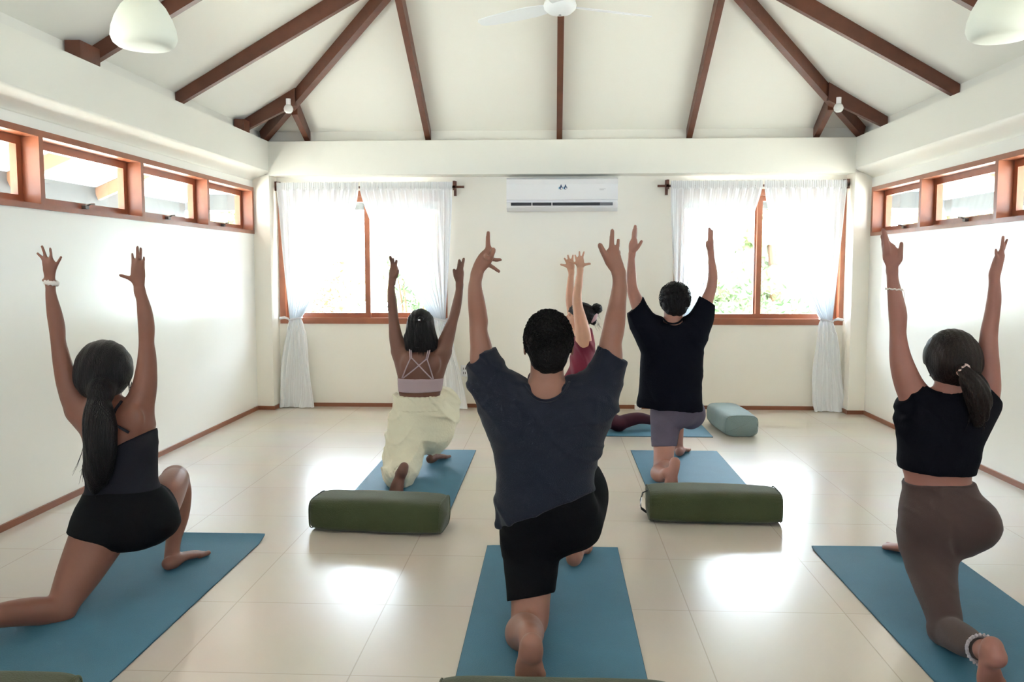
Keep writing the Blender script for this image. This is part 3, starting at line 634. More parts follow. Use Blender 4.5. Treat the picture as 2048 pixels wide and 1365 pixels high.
# ------------------------------------------------------------------ bodies: distance fields meshed into one surface
def catmull(A, sub=4):
    A = np.asarray(A, float); n = len(A)
    if n < 3:
        return np.array([A[0]+(A[-1]-A[0])*i/sub for i in range(sub+1)]) if n == 2 else A
    P = np.vstack([2*A[0]-A[1], A, 2*A[-1]-A[-2]]); out = []
    for i in range(1, n):
        p0, p1, p2, p3 = P[i-1], P[i], P[i+1], P[i+2]
        for k in range(sub):
            t = k/sub
            out.append(0.5*((2*p1)+(-p0+p2)*t+(2*p0-5*p1+4*p2-p3)*t*t+(-p0+3*p1-3*p2+p3)*t**3))
    out.append(A[-1]); return np.array(out)
class SDF:
    def __init__(s): s.ops = []
    def chain(s, pts, k=0.02, n=(0, 1, 0), cut=None, sub=8, mode='add'):
        """pts: (x,y,z, radius across, flatten = radius along n / radius across)"""
        A = np.array([[*p[:3], p[3], (p[4] if len(p) > 4 else 1.0)] for p in pts]); A = catmull(A, sub); A[:, 3] = np.maximum(A[:, 3], 0.002)
        r = (A[:, 3]*np.maximum(1, A[:, 4])).max()
        s.ops.append(('chain', A, k, np.array(n, float), cut or [], mode, A[:, :3].min(0)-r, A[:, :3].max(0)+r)); return s
    def column(s, rows, k=0.02, e=2.3, cut=None, mode='add'):
        """rows: (z, xl, xr, yc, half thickness): a vertical loft with rounded-box sections"""
        A = np.array(sorted(rows, key=lambda q: q[0]), float); A = catmull(A, 5)
        lo = np.array([A[:, 1].min(), (A[:, 3]-A[:, 4]).min(), A[:, 0].min()]); hi = np.array([A[:, 2].max(), (A[:, 3]+A[:, 4]).max(), A[:, 0].max()])
        s.ops.append(('column', A, k, e, cut or [], mode, lo, hi)); return s
    def ball(s, c, rad, k=0.02, rot=None, mode='add'):
        m = max(rad); c = np.array(c, float); s.ops.append(('ball', c, k, (np.array(rad, float), rot), [], mode, c-m, c+m)); return s
    def warp(s, fn, lo=None, hi=None): s.ops.append(('warp', fn)); return s
    def mesh(s, h):
        adds = [o for o in s.ops if o[0] != 'warp' and o[5] == 'add']
        lo = np.min([o[6] for o in adds], 0)-4*h; hi = np.max([o[7] for o in adds], 0)+4*h
        n = np.ceil((hi-lo)/h).astype(int)+1
        ax = [(lo[i]+h*np.arange(n[i])).astype(np.float32) for i in range(3)]
        F = np.full(tuple(n), 1.0, np.float32)
        for o in s.ops:
            if o[0] == 'warp':
                X, Y, Z = np.meshgrid(*ax, indexing='ij', sparse=True); F += o[1](X, Y, Z).astype(np.float32); continue
            kind, A, k, par, cuts, mode, blo, bhi = o
            mg = max(k, 3*h)+h
            i0 = np.clip(np.floor((blo-mg-lo)/h).astype(int), 0, n-1); i1 = np.clip(np.ceil((bhi+mg-lo)/h).astype(int)+1, 1, n)
            if (i1 <= i0).any(): continue
            sl = tuple(slice(a, b) for a, b in zip(i0, i1)); x, y, z = [ax[i][sl[i]] for i in range(3)]
            X = x[:, None, None]; Y = y[None, :, None]; Z = z[None, None, :]
            if kind == 'chain':
                D = np.full((len(x), len(y), len(z)), 1.0, np.float32)
                for a, b in zip(A[:-1], A[1:]):
                    d = b[:3]-a[:3]; L2 = float(d@d)
                    if L2 < 1e-12: continue
                    rr = max(a[3]*max(1, a[4]), b[3]*max(1, b[4]))+mg
                    l = np.minimum(a[:3], b[:3])-rr; u = np.maximum(a[:3], b[:3])+rr
                    ii = [slice(np.searchsorted(g, l[q]), np.searchsorted(g, u[q])) for q, g in enumerate((x, y, z))]
                    px = x[ii[0]][:, None, None]-a[0]; py = y[ii[1]][None, :, None]-a[1]; pz = z[ii[2]][None, None, :]-a[2]
                    if 0 in (px.shape[0], py.shape[1], pz.shape[2]): continue
                    t = np.clip((px*d[0]+py*d[1]+pz*d[2])/L2, 0, 1)
                    qx = px-t*d[0]; qy = py-t*d[1]; qz = pz-t*d[2]; r = a[3]+(b[3]-a[3])*t; kf = a[4]+(b[4]-a[4])*t
                    dn = d/math.sqrt(L2); nn = par-dn*(par@dn); ln = np.linalg.norm(nn)
                    if ln > 0.25 and (abs(a[4]-1) > 1e-3 or abs(b[4]-1) > 1e-3):
                        nn = nn/ln; w_ = qx*nn[0]+qy*nn[1]+qz*nn[2]
                        q2 = qx*qx+qy*qy+qz*qz - w_*w_; dist = np.sqrt(np.maximum(q2, 0)+(w_/kf)**2)-r; dist = dist*np.minimum(1, kf)
                    else: dist = np.sqrt(qx*qx+qy*qy+qz*qz)-r
                    sub = D[ii[0], ii[1], ii[2]]; np.minimum(sub, dist, out=sub)
            elif kind == 'column':
                xl = np.interp(z, A[:, 0], A[:, 1]); xr = np.interp(z, A[:, 0], A[:, 2]); yc = np.interp(z, A[:, 0], A[:, 3]); th = np.interp(z, A[:, 0], A[:, 4])
                cx = ((xl+xr)/2)[None, None, :]; rx = ((xr-xl)/2)[None, None, :]; yc = yc[None, None, :]; th = th[None, None, :]
                q = ((np.abs(X-cx)/rx)**par+(np.abs(Y-yc)/th)**par)**(1/par)
                D = (q-1)*np.minimum(rx, th); D = np.maximum(D, np.maximum(Z-A[-1, 0], A[0, 0]-Z))
            else:
                rad, rot = par; dx, dy, dz = X-A[0], Y-A[1], Z-A[2]
                if rot is not None:
                    Rm = np.array(rot); u0 = dx*Rm[0][0]+dy*Rm[0][1]+dz*Rm[0][2]; u1 = dx*Rm[1][0]+dy*Rm[1][1]+dz*Rm[1][2]; u2 = dx*Rm[2][0]+dy*Rm[2][1]+dz*Rm[2][2]
                else: u0, u1, u2 = dx+0*dy+0*dz, dy+0*dx+0*dz, dz+0*dx+0*dy
                q = np.sqrt((u0/rad[0])**2+(u1/rad[1])**2+(u2/rad[2])**2); D = (q-1)*min(rad)
            for cp, cn in cuts:
                cn = np.array(cn, float); cn /= np.linalg.norm(cn)
                D = np.maximum(D, (X-cp[0])*cn[0]+(Y-cp[1])*cn[1]+(Z-cp[2])*cn[2])
            G = F[sl]
            if mode == 'add':
                if k > 0:
                    hh = np.maximum(k-np.abs(G-D), 0); G[...] = np.minimum(G, D)-hh*hh/(4*k)
                else: np.minimum(G, D, out=G)
            elif mode == 'sub':
                kk = max(k, 1e-4); hh = np.maximum(kk-np.abs(G+D), 0); G[...] = np.maximum(G, -D)+hh*hh/(4*kk)
            elif mode == 'bump': G -= k*np.clip(1-np.maximum(D, 0)/0.0005, 0, 1)
        return nets(F, lo, h)
def nets(F, lo, h):
    S = F < 0; c = np.zeros(tuple(np.array(F.shape)-1), np.int8)
    for i in (0, 1):
        for j in (0, 1):
            for k in (0, 1): c += S[i:i+c.shape[0], j:j+c.shape[1], k:k+c.shape[2]]
    act = (c > 0) & (c < 8); idx = np.argwhere(act); N = len(idx)
    cid = np.full(act.shape, -1, np.int32); cid[act] = np.arange(N)
    V = np.empty((2, 2, 2, N), np.float32)
    for i in (0, 1):
        for j in (0, 1):
            for k in (0, 1): V[i, j, k] = F[idx[:, 0]+i, idx[:, 1]+j, idx[:, 2]+k]
    P = np.zeros((N, 3)); C = np.zeros(N)
    for a in range(3):
        for u in (0, 1):
            for v in (0, 1):
                i0 = [0, 0, 0]; o = [q for q in range(3) if q != a]; i0[o[0]] = u; i0[o[1]] = v; i1 = list(i0); i1[a] = 1
                A, B = V[tuple(i0)], V[tuple(i1)]; m = (A < 0) != (B < 0); t = np.where(m, A/np.where(m, A-B, 1), 0)
                P[:, a] += m*t; P[:, o[0]] += m*u; P[:, o[1]] += m*v; C += m
    P = (P/C[:, None]+idx)*h+lo
    Q = []
    for a in range(3):
        o = [(a+1) % 3, (a+2) % 3]
        s0 = [slice(None)]*3; s1 = [slice(None)]*3; s0[a] = slice(0, -1); s1[a] = slice(1, None)
        d = S[tuple(s0)] != S[tuple(s1)]; e = np.argwhere(d)
        ok = np.ones(len(e), bool)
        for q in o: ok &= (e[:, q] >= 1) & (e[:, q] < F.shape[q]-1)
        e = e[ok]; ins = S[tuple(e.T)]
        cs = []
        for du, dv in ((0, 0), (1, 0), (1, 1), (0, 1)):
            g = e.copy(); g[:, o[0]] -= du; g[:, o[1]] -= dv; cs.append(cid[tuple(g.T)])
        q = np.stack(cs, 1); q[~ins] = q[~ins][:, ::-1]; Q.append(q)
    Q = np.vstack(Q); Q = Q[(Q >= 0).all(1)]
    # light smoothing
    return relax(P, Q, 3)
def relax(P, Q, n):
    for _ in range(n):
        S = np.zeros_like(P); W = np.zeros(len(P))
        for a, b in ((0, 1), (1, 2), (2, 3), (3, 0)):
            for i, j in ((a, b), (b, a)):
                W += np.bincount(Q[:, i], minlength=len(P))
                for c in range(3): S[:, c] += np.bincount(Q[:, i], weights=P[Q[:, j], c], minlength=len(P))
        P = 0.5*P+0.5*S/np.maximum(W, 1)[:, None]
    return P, Q
def largest(P, Q):
    """keep the one connected surface"""
    lab = np.arange(len(P))
    while True:
        m = lab[Q].min(1); new = lab.copy()
        for c in range(4): np.minimum.at(new, Q[:, c], m)
        new = new[new]
        if (new == lab).all(): break
        lab = new
    big = np.bincount(lab).argmax(); keep = lab == big; mp = np.cumsum(keep)-1
    return P[keep], mp[Q[keep[Q[:, 0]]]]
def to_obj(S, name, m, parent, h, one=True):
    P, Q = S.mesh(h)
    if one: P, Q = largest(P, Q)
    P[:, 2] = np.maximum(P[:, 2], 0.0068 if name != 'hair' else 0)      # rests on the mat, never below it
    P = P-np.array(world_loc(parent))
    me = bpy.data.meshes.new(name); me.vertices.add(len(P)); me.vertices.foreach_set('co', P.astype(np.float32).ravel())
    me.loops.add(len(Q)*4); me.loops.foreach_set('vertex_index', Q.astype(np.int32).ravel())
    me.polygons.add(len(Q)); me.polygons.foreach_set('loop_start', np.arange(0, len(Q)*4, 4, dtype=np.int32))
    me.update(calc_edges=True); me.validate()
    return link(name, me, m, parent, True)

# -------- helpers that turn measured outlines into world sizes
def row(py, xl, xr, Y, th):
    a, b = at(xl, py, Y), at(xr, py, Y); return ((a.z+b.z)/2, a.x, b.x, Y, th)
def rows(L, g=0.0): return [(z, a+g, b-g, y, t-g) for z, a, b, y, t in (row(*r) for r in L)]
def cp(px, py, Y, wpx, k=1.0):
    p = at(px, py, Y); return (p.x, p.y, p.z, pxm(wpx, Y)/2, k)
def cps(L): return [cp(*q) for q in L]
def grow(L, g): return [(x, y, z, max(r+g, 0.002), *k) for x, y, z, r, *k in L]
def plane(a, b, Y, up=True, tilt=0.0):
    """cutting plane through two photo points at depth Y, facing up (or down) the picture"""
    A, B = at(*a, Y), at(*b, Y); d = (B-A).normalized(); n = d.cross(Vector((0, 1, tilt)).normalized())
    if (n.z > 0) != up: n = -n
    return (tuple(A), tuple(n))
def hand(S, Y, wrist, palm, fingers, k=0.006, flat=0.5):
    """wrist (px,py,w), palm [(px,py,w)], fingers [((px,py,dy)...), w]"""
    S.chain([cp(wrist[0], wrist[1], Y, wrist[2], 0.8)]+[cp(x, y, Y+(q[0] if q else 0), w_*1.08, flat) for x, y, w_, *q in palm], k=0.012)
    for pts, w_ in fingers:
        n = len(pts); ch = []
        for i, (x, y, dy) in enumerate(pts):
            ch.append(cp(x, y, Y+dy, w_*1.16*(1.14-0.30*i/(n-1))))
        S.chain(ch, k=k, sub=3)
def foot(S, heel, toe, nrm, W, s=1.0, k=0.012, toes=True):
    """heel and toe-tip points, sole normal (pointing out of the sole)"""
    h, t = Vector(heel), Vector(toe); d = (t-h).normalized(); n = Vector(nrm).normalized(); L_ = (t-h).length; sd = d.cross(n).normalized()
    P = lambda u, v, w_: h+d*(L_*u)+sd*(W*v)-n*w_
    f = lambda p, r, kk: (p.x, p.y, p.z, r, kk)
    S.chain([f(P(0.02, 0, 0.030*s), 0.030*s, 1), f(P(0.18, 0, 0.030*s), 0.031*s, 1), f(P(0.42, 0.05, 0.030*s), W*0.40, 0.62), f(P(0.64, 0.03, 0.022*s), W*0.50, 0.42), f(P(0.76, 0, 0.018*s), W*0.50, 0.34)], k=k, n=tuple(n))
    if toes:
        for i, (v, L0, r) in enumerate(((-0.40, 1.0, 0.0120), (-0.15, 0.985, 0.0088), (0.06, 0.955, 0.0082), (0.25, 0.92, 0.0078), (0.42, 0.87, 0.0075))):
            S.chain([f(P(0.72, v*0.95, 0.014*s), r*s*1.1, 1), f(P(L0-0.03, v, 0.010*s), r*s, 1)], k=0.004, sub=2)
def head(S, c, w_, h_, fw=(0, 1, 0), female=False):
    """head centred at c: width, height; fw = where the face looks"""
    c = Vector(c); f = Vector(fw).normalized(); u = Vector((0, 0, 1)); u = (u-f*u.dot(f)).normalized(); s = f.cross(u)
    rot = [tuple(s), tuple(f), tuple(u)]
    P = lambda a, b, d: c+s*(a*w_)+f*(b*w_)+u*(d*h_)
    S.ball(P(0, -0.08, 0.10), (w_*0.48, w_*0.58, h_*0.40), 0.01, rot)
    S.ball(P(0, 0.18, -0.16), (w_*0.38, w_*0.40, h_*0.34), 0.03, rot)
    S.ball(P(0, 0.42, -0.34), (w_*0.17, w_*0.15, h_*0.10), 0.02, rot)          # chin
    S.chain([(*P(0, 0.56, 0.06), 0.007), (*P(0, 0.66, -0.06), 0.010), (*P(0, 0.62, -0.09), 0.013)], k=0.012)   # nose
    S.ball(P(0, 0.55, -0.20), (w_*0.15, 0.010, 0.009), 0.006, rot)             # lips
    for q in (-1, 1):
        S.ball(P(q*0.20, 0.58, 0.05), (0.017, 0.012, 0.011), 0.008, rot, mode='sub')
        S.ball(P(q*0.20, 0.535, 0.05), (0.012, 0.012, 0.012), 0.002, rot)      # eyeball under the lid
        S.chain([(*P(q*0.09, 0.57, 0.13), 0.006), (*P(q*0.30, 0.50, 0.13), 0.005)], k=0.01)                 # brow
        e = P(q*0.485, 0.02, -0.03)                                            # ear
        S.ball(e+s*(q*0.006), (0.008, 0.017, 0.031), 0.006, rot); S.ball(e+s*(q*0.013)+f*0.004, (0.006, 0.009, 0.018), 0.003, rot, mode='sub')
    return S
def folds(amp, fx=9, fz=24, seed=0.0, slant=0.0, fine=0.35):
    """cloth creases: wavy, mostly horizontal ridges"""
    def fn(X, Y, Z):
        a = np.sin(fz*Z+2.2*np.sin(fx*X+seed)+slant*X*fz+1.3*np.sin(11*Y+seed*2))
        b = np.sin(fz*2.1*Z+3*np.sin(fx*1.7*X+seed*3+2)+slant*1.4*X*fz)
        g = 0.5+0.5*np.sin(5.1*X+seed*1.7+3.1*Z)*np.sin(7.3*Z+seed)
        return -amp*g*((1-np.abs(a))**2+fine*(1-np.abs(b))**2)
    return fn
def radial(amp, cx, cz, nf, seed=0.0, r0=0.0, r1=0.4):
    def fn(X, Y, Z):
        a = np.arctan2(Z-cz, X-cx); r = np.sqrt((X-cx)**2+(Z-cz)**2); g = np.clip((r-r0)/0.05, 0, 1)*np.clip((r1-r)/0.1, 0, 1)
        return -amp*g*np.maximum(np.sin(nf*a+seed+2*np.sin(9*r)), 0)**2
    return fn
def skin(name, c): return mat(name, c, 0.48, 0.4, bump=0.06, bscale=(220, 220, 220), var=0.10, vscale=(14, 14, 14), sss=0.08)
def hair_mat(name, c): return mat(name, c, 0.45, 0.22, bump=0.9, bscale=(240, 240, 14), var=0.4, vscale=(160, 160, 10))
M['hair'] = hair_mat('black_hair', (0.005, 0.004, 0.005)); M['hair_brown'] = hair_mat('dark_brown_hair', (0.012, 0.0065, 0.005))
M['hair_curl'] = mat('short_black_hair', (0.005, 0.004, 0.004), 0.6, 0.15, bump=1.0, bscale=(130, 130, 130))
def strands(parent, base, n, spread, length, m_, seed, dirv=(0, 0, -1), rad=0.0011, name='loose_strands', curl=0.3):
    rnd = random.Random(seed); mb = MB(); d = Vector(dirv).normalized(); b0 = [Vector(b) for b in base]
    for i in range(n):
        t = rnd.random()*(len(b0)-1); k = min(int(t), len(b0)-2); p = b0[k].lerp(b0[k+1], t-k)+Vector((rnd.gauss(0, spread), rnd.gauss(0, spread), rnd.gauss(0, spread*0.5)))
        L_ = length*rnd.uniform(.5, 1.1); side = Vector((rnd.gauss(0, 1), rnd.gauss(0, 1), rnd.gauss(0, .3)))*curl*L_
        mb.tube([p, p+d*L_*.35+side*.25, p+d*L_*.7+side*.6, p+d*L_+side], [rad, rad, rad*.8, rad*.3], 4)
    return mb.build(name, m_, parent, smooth=True, kind='stuff')
def tufts(parent, c, rad, n, length, m_, seed, front, low, r=0.0014, lean=0.5):
    """short locks standing a little off the head; none past the hairline"""
    rnd = random.Random(seed); mb = MB(); c = Vector(c)
    for i in range(n):
        while True:
            d = Vector((rnd.gauss(0, 1), rnd.gauss(0, 1), rnd.gauss(0, 1))).normalized()
            if d.y < front and d.z > low: break
        p = c+Vector((d.x*rad[0], d.y*rad[1], d.z*rad[2]))*0.985; t = Vector((rnd.gauss(0, 1), rnd.gauss(0, 1), rnd.gauss(0, 1)-lean)); t = (t-d*t.dot(d)).normalized()
        L_ = length*rnd.uniform(.6, 1.2); mb.tube([p, p+d*L_*.35+t*L_*.4, p+d*L_*.42+t*L_*.9, p+d*L_*.2+t*L_*1.2], [r*1.6, r*1.5, r, r*.3], 4)
    return mb.build('short_locks', m_, parent, smooth=True, kind='stuff')
def ring_tube(parent, name, m_, c, ax, r0, r1, rad, wob=0.0, n=28, smooth=True):
    """a band around a limb: centre, axis, two radii"""
    c = Vector(c); a = Vector(ax).normalized(); u = a.cross(Vector((0, 1, 0))).normalized(); v = a.cross(u)
    pts = [c+u*(r0*math.cos(2*math.pi*k/n))+v*(r1*math.sin(2*math.pi*k/n))+a*(wob*math.sin(k*2.4)) for k in range(n+1)]
    return MB().tube(pts, rad, 8).build(name, m_, parent, smooth=smooth)
# ------------------------------------------------------------------ the people
HB = 0.0050
def person_root(x, y, label): 
    return empty('person', (x, y, 0), label, 'person', 'people in a low lunge with raised arms')

# ---- man in the grey-blue t-shirt, front centre
def man_center():
    Y = 3.20; root = person_root(0.0, 3.2, 'man in a dark grey blue t-shirt and black shorts kneeling on the central mat')
    sk = skin('skin_tan', (0.27, 0.125, 0.088))
    T = [(768, 1045, 1136, Y, .065), (785, 1012, 1170, Y, .09), (805, 985, 1200, Y, .105), (830, 969, 1213, Y, .115), (866, 984, 1200, Y, .12), (908, 987, 1195, Y, .118), (951, 993, 1189, Y, .115), (985, 992, 1188, Y, .118), (1015, 997, 1193, Y+.01, .125), (1060, 1003, 1197, Y+.03, .135), (1100, 1003, 1190, Y+.04, .13)]; TB = T[:-2]+[(1055, 1006, 1188, Y+.03, .125), (1090, 1010, 1150, Y+.05, .11)]
    aL = [(953, 552, Y-.02, 23), (950, 575, Y-.02, 28), (953, 606, Y-.02, 35), (957, 640, Y, 38), (957, 664, Y, 37), (962, 694, Y, 44), (966, 726, Y, 52), (985, 765, Y, 66), (1012, 815, Y, 90)]
    aR = [(1238, 550, Y-.02, 25), (1239, 575, Y-.02, 30), (1235, 606, Y-.02, 35), (1230, 640, Y, 42), (1226, 664, Y, 44), (1221, 688, Y, 45), (1219, 720, Y, 52), (1203, 765, Y, 66), (1173, 815, Y, 90)]
    B = SDF()
    B.column([(z, a, b, y, t) for z, a, b, y, t in rows(TB, 0.014)], e=2.2)
    for a in (aL, aR): B.chain(cps(a), k=0.03)
    B.chain(cps([(1094, 715, Y+.0, 66), (1094, 750, Y, 68), (1094, 790, Y, 84)]), k=0.035)
    head(B, at(1097, 692, Y+0.03), 0.170, 0.232)
    # back (left) leg: thigh, knee on the mat, shin towards the camera, foot on its toes
    knee = at(1053, 1268, 3.04)
    B.chain(cps([(1065, 1085, 3.26, 116), (1061, 1140, 3.20, 98), (1061, 1195, 3.13, 82), (1060, 1232, 3.09, 79), (1055, 1262, 3.05, 76)]), k=0.03)
    B.chain([(*at(1055, 1264, 3.05), .062), (*at(1049, 1268, 2.96), .068), (*at(1050, 1266, 2.87), .066), (*at(1056, 1270, 2.77), .050), (*at(1060, 1276, 2.68), .038), (*at(1062, 1305, 2.62), .036)], k=0.02)
    foot(B, at(1063, 1294, 2.575), (at(1062, 1297, 2.6).x-.005, 2.60, 0.014), (0, -1, .12), 0.092, 1.15)
    # front (right) leg
    B.chain([(*at(1150, 1055, 3.28), .098), (.13, 3.50, .43), (.12, 3.74, .47)][0:1]+[(.125, 3.45, .42, .085), (.115, 3.66, .455, .070), (.105, 3.80, .455, .060)], k=0.04) if False else B.chain([(*at(1148, 1052, 3.28), .085), (.115, 3.46, .405, .080), (.105, 3.66, .445, .066), (.10, 3.80, .455, .058)], k=0.01)
    ft = at(1147, 1130, 3.72)
    B.chain([(.10, 3.79, .455, .057), (.098, 3.80, .36, .053), (ft.x, 3.79, .24, .052), (ft.x, 3.75, .13, .036), (ft.x, 3.73, .06, .036)], k=0.02)
    foot(B, (ft.x, 3.70, 0.008), (ft.x+.045, 3.94, 0.008), (0, 0, -1), 0.095, 1.15)
    # hands
    hand(B, Y-.02, (954, 547, 24), [(957, 538, 24), (966, 524, 28), (973, 514, 27), (979, 504, 18)],
         [([(977, 500, 0), (976, 485, 0), (976.5, 466, -.01)], 9), ([(983, 508, -.01), (986.5, 500, -.025), (985, 508, -.04), (981, 514, -.035)], 9), ([(982, 518, .02), (991, 520, .03), (1001, 520, .04)], 7.5), ([(976, 529, .01), (986, 535, .02), (998, 543.5, .02)], 7.5), ([(974, 508, 0), (972, 514, -.03), (977, 520, -.04)], 8)], flat=.62)
    hand(B, Y-.02, (1238, 547, 25), [(1236, 540, 26), (1228, 524, 31), (1224, 512, 30)],
         [([(1224, 506, 0), (1223.5, 488, 0), (1224.7, 462, 0)], 9.5), ([(1233, 507, 0), (1235, 495, .0), (1236.7, 480, .01)], 7.5), ([(1218, 524, -.005), (1208, 507, -.02), (1200, 491, -.02)], 11.5), ([(1229, 508, .01), (1231, 500, .045), (1231, 497, .075)], 8), ([(1236, 514, .0), (1238, 506, .04), (1238, 503, .065)], 7)], flat=.55)
    to_obj(B, 'body', sk, root, 0.0046)
    # t-shirt
    cl = mat('dark_grey_blue_jersey', (0.015, 0.017, 0.028), 0.9, 0.12, bump=0.3, bscale=(300, 300, 300), var=0.15, vscale=(30, 30, 30), sheen=0.08)
    S = SDF(); hem = plane((1003, 1057), (1196, 981), 3.1, up=False, tilt=-.22)
    S.column([row(*r) for r in T], e=2.25, cut=[hem])
    hl = plane((935, 733), (991, 698), Y, True); hr = plane((1197, 689), (1249, 722), Y, True)
    S.chain(cps([(957, 700, Y, 66), (966, 730, Y, 70), (984, 770, Y, 84), (1012, 812, Y, 112), (1040, 850, Y, 140)]), k=0.02, cut=[hl])
    S.chain(cps([(1226, 690, Y, 60), (1219, 725, Y, 68), (1203, 765, Y, 84), (1175, 812, Y, 112), (1146, 850, Y, 140)]), k=0.02, cut=[hr])
    S.chain(cps([(1040, 775, Y, 40), (1010, 775, Y, 50)]), k=.02); S.chain(cps([(1146, 770, Y, 40), (1178, 770, Y, 50)]), k=.02)
    S.chain(cps([(1000, 1055, Y+.03, 20), (1000, 1000, Y+.0, 16)]), k=.02, cut=[hem])
    S.chain(cps([(962, 712, Y, 55), (960, 690, Y, 50)]), k=0.004, mode='sub'); S.chain(cps([(1220, 705, Y, 52), (1222, 680, Y, 48)]), k=0.004, mode='sub')
    S.chain(cps([(1094, 700, Y, 66), (1094, 750, Y-.0, 76), (1094, 758, Y-.03, 80)]), k=0.006, mode='sub')
    S.ball(at(1093, 768, Y-.09), (pxm(38, Y), .07, pxm(36, Y)), k=0.006, mode='sub')
    S.warp(folds(0.017, 6, 17, 0.4, 0.35, .5)); S.warp(radial(0.004, at(1000, 760, Y).x, at(1000, 760, Y).z, 9, 0.5, 0.03, .24)); S.warp(radial(0.004, at(1190, 760, Y).x, at(1190, 760, Y).z, 9, 1.5, 0.03, .24))
    sh = to_obj(S, 't_shirt', cl, root, 0.0048)
    n = MB(); pts = [at(*q) for q in ((1046, 766, Y-.035), (1056, 782, Y-.075), (1072, 797, Y-.103), (1092, 802, Y-.110), (1113, 796, Y-.103), (1129, 782, Y-.075), (1139, 765, Y-.035))]
    pts = [Vector(p) for p in catmull([tuple(p) for p in pts], 5)]
    n.tube(pts, 0.0055, 8).build('collar', cl, sh, smooth=True)
    # shorts
    bl = mat('black_shorts_cloth', (0.003, 0.003, 0.004), 0.9, 0.12, bump=0.2, bscale=(250, 250, 250))
    S = SDF(); h2 = plane((1017, 1204), (1107, 1188), 3.05, False, -.34)
    S.column([row(*r) for r in [(952, 996, 1187, Y+.0, .111), (985, 996, 1188, Y+.005, .115), (1012, 1003, 1195, Y+.02, .125), (1035, 1004, 1200, Y+.03, .135), (1060, 1003, 1192, Y+.05, .14), (1085, 1003, 1172, Y+.06, .135), (1105, 1006, 1130, Y+.05, .12)]], e=2.3)
    S.chain(cps([(1062, 1075, 3.26, 122), (1062, 1120, 3.22, 114), (1062, 1165, 3.165, 104), (1061, 1215, 3.11, 94), (1060, 1275, 3.05, 92)]), k=0.02, cut=[h2])
    S.chain([(*at(1148, 1045, 3.27), .108), (.118, 3.44, .405, .103), (.108, 3.60, .438, .088), (.104, 3.68, .448, .080), (.10, 3.82, .455, .070)], k=0.03, cut=[((.1, 3.76, .4), (0, 1, 0))])
    
    S.warp(folds(0.005, 6, 18, 2.4, 0.5))
    to_obj(S, 'shorts', bl, root, 0.005)
    # hair: short, slightly curly
    S = SDF(); c = at(1097, 680, Y+.02)
    S.ball(c+Vector((0, -.004, .002)), (.0885, .112, .108), k=.0); S.ball(c+Vector((0, -.036, -.05)), (.072, .078, .085), k=.02)
    S.ops[-1] = S.ops[-1]
    S.ball(at(1097, 712, Y+.16), (.12, .10, .11), k=.01, mode='sub')
    for q in (-1, 1): S.ball(c+Vector((q*.098, .02, -.045)), (.034, .045, .05), k=.01, mode='sub')
    S.warp(lambda X, Y_, Z: 0.002*np.sin(105*X+3*np.sin(70*Z))*np.sin(98*Z+2*np.sin(80*Y_+40*X))+0.003*np.sin(38*X+2)*np.sin(43*Z+1))
    hr = to_obj(S, 'hair', M['hair_curl'], root, 0.0045, one=False); tufts(hr, c, (.0870, .112, .108), 1500, .017, M['hair_curl'], 1, .2, -.3, r=.0017)
man_center()

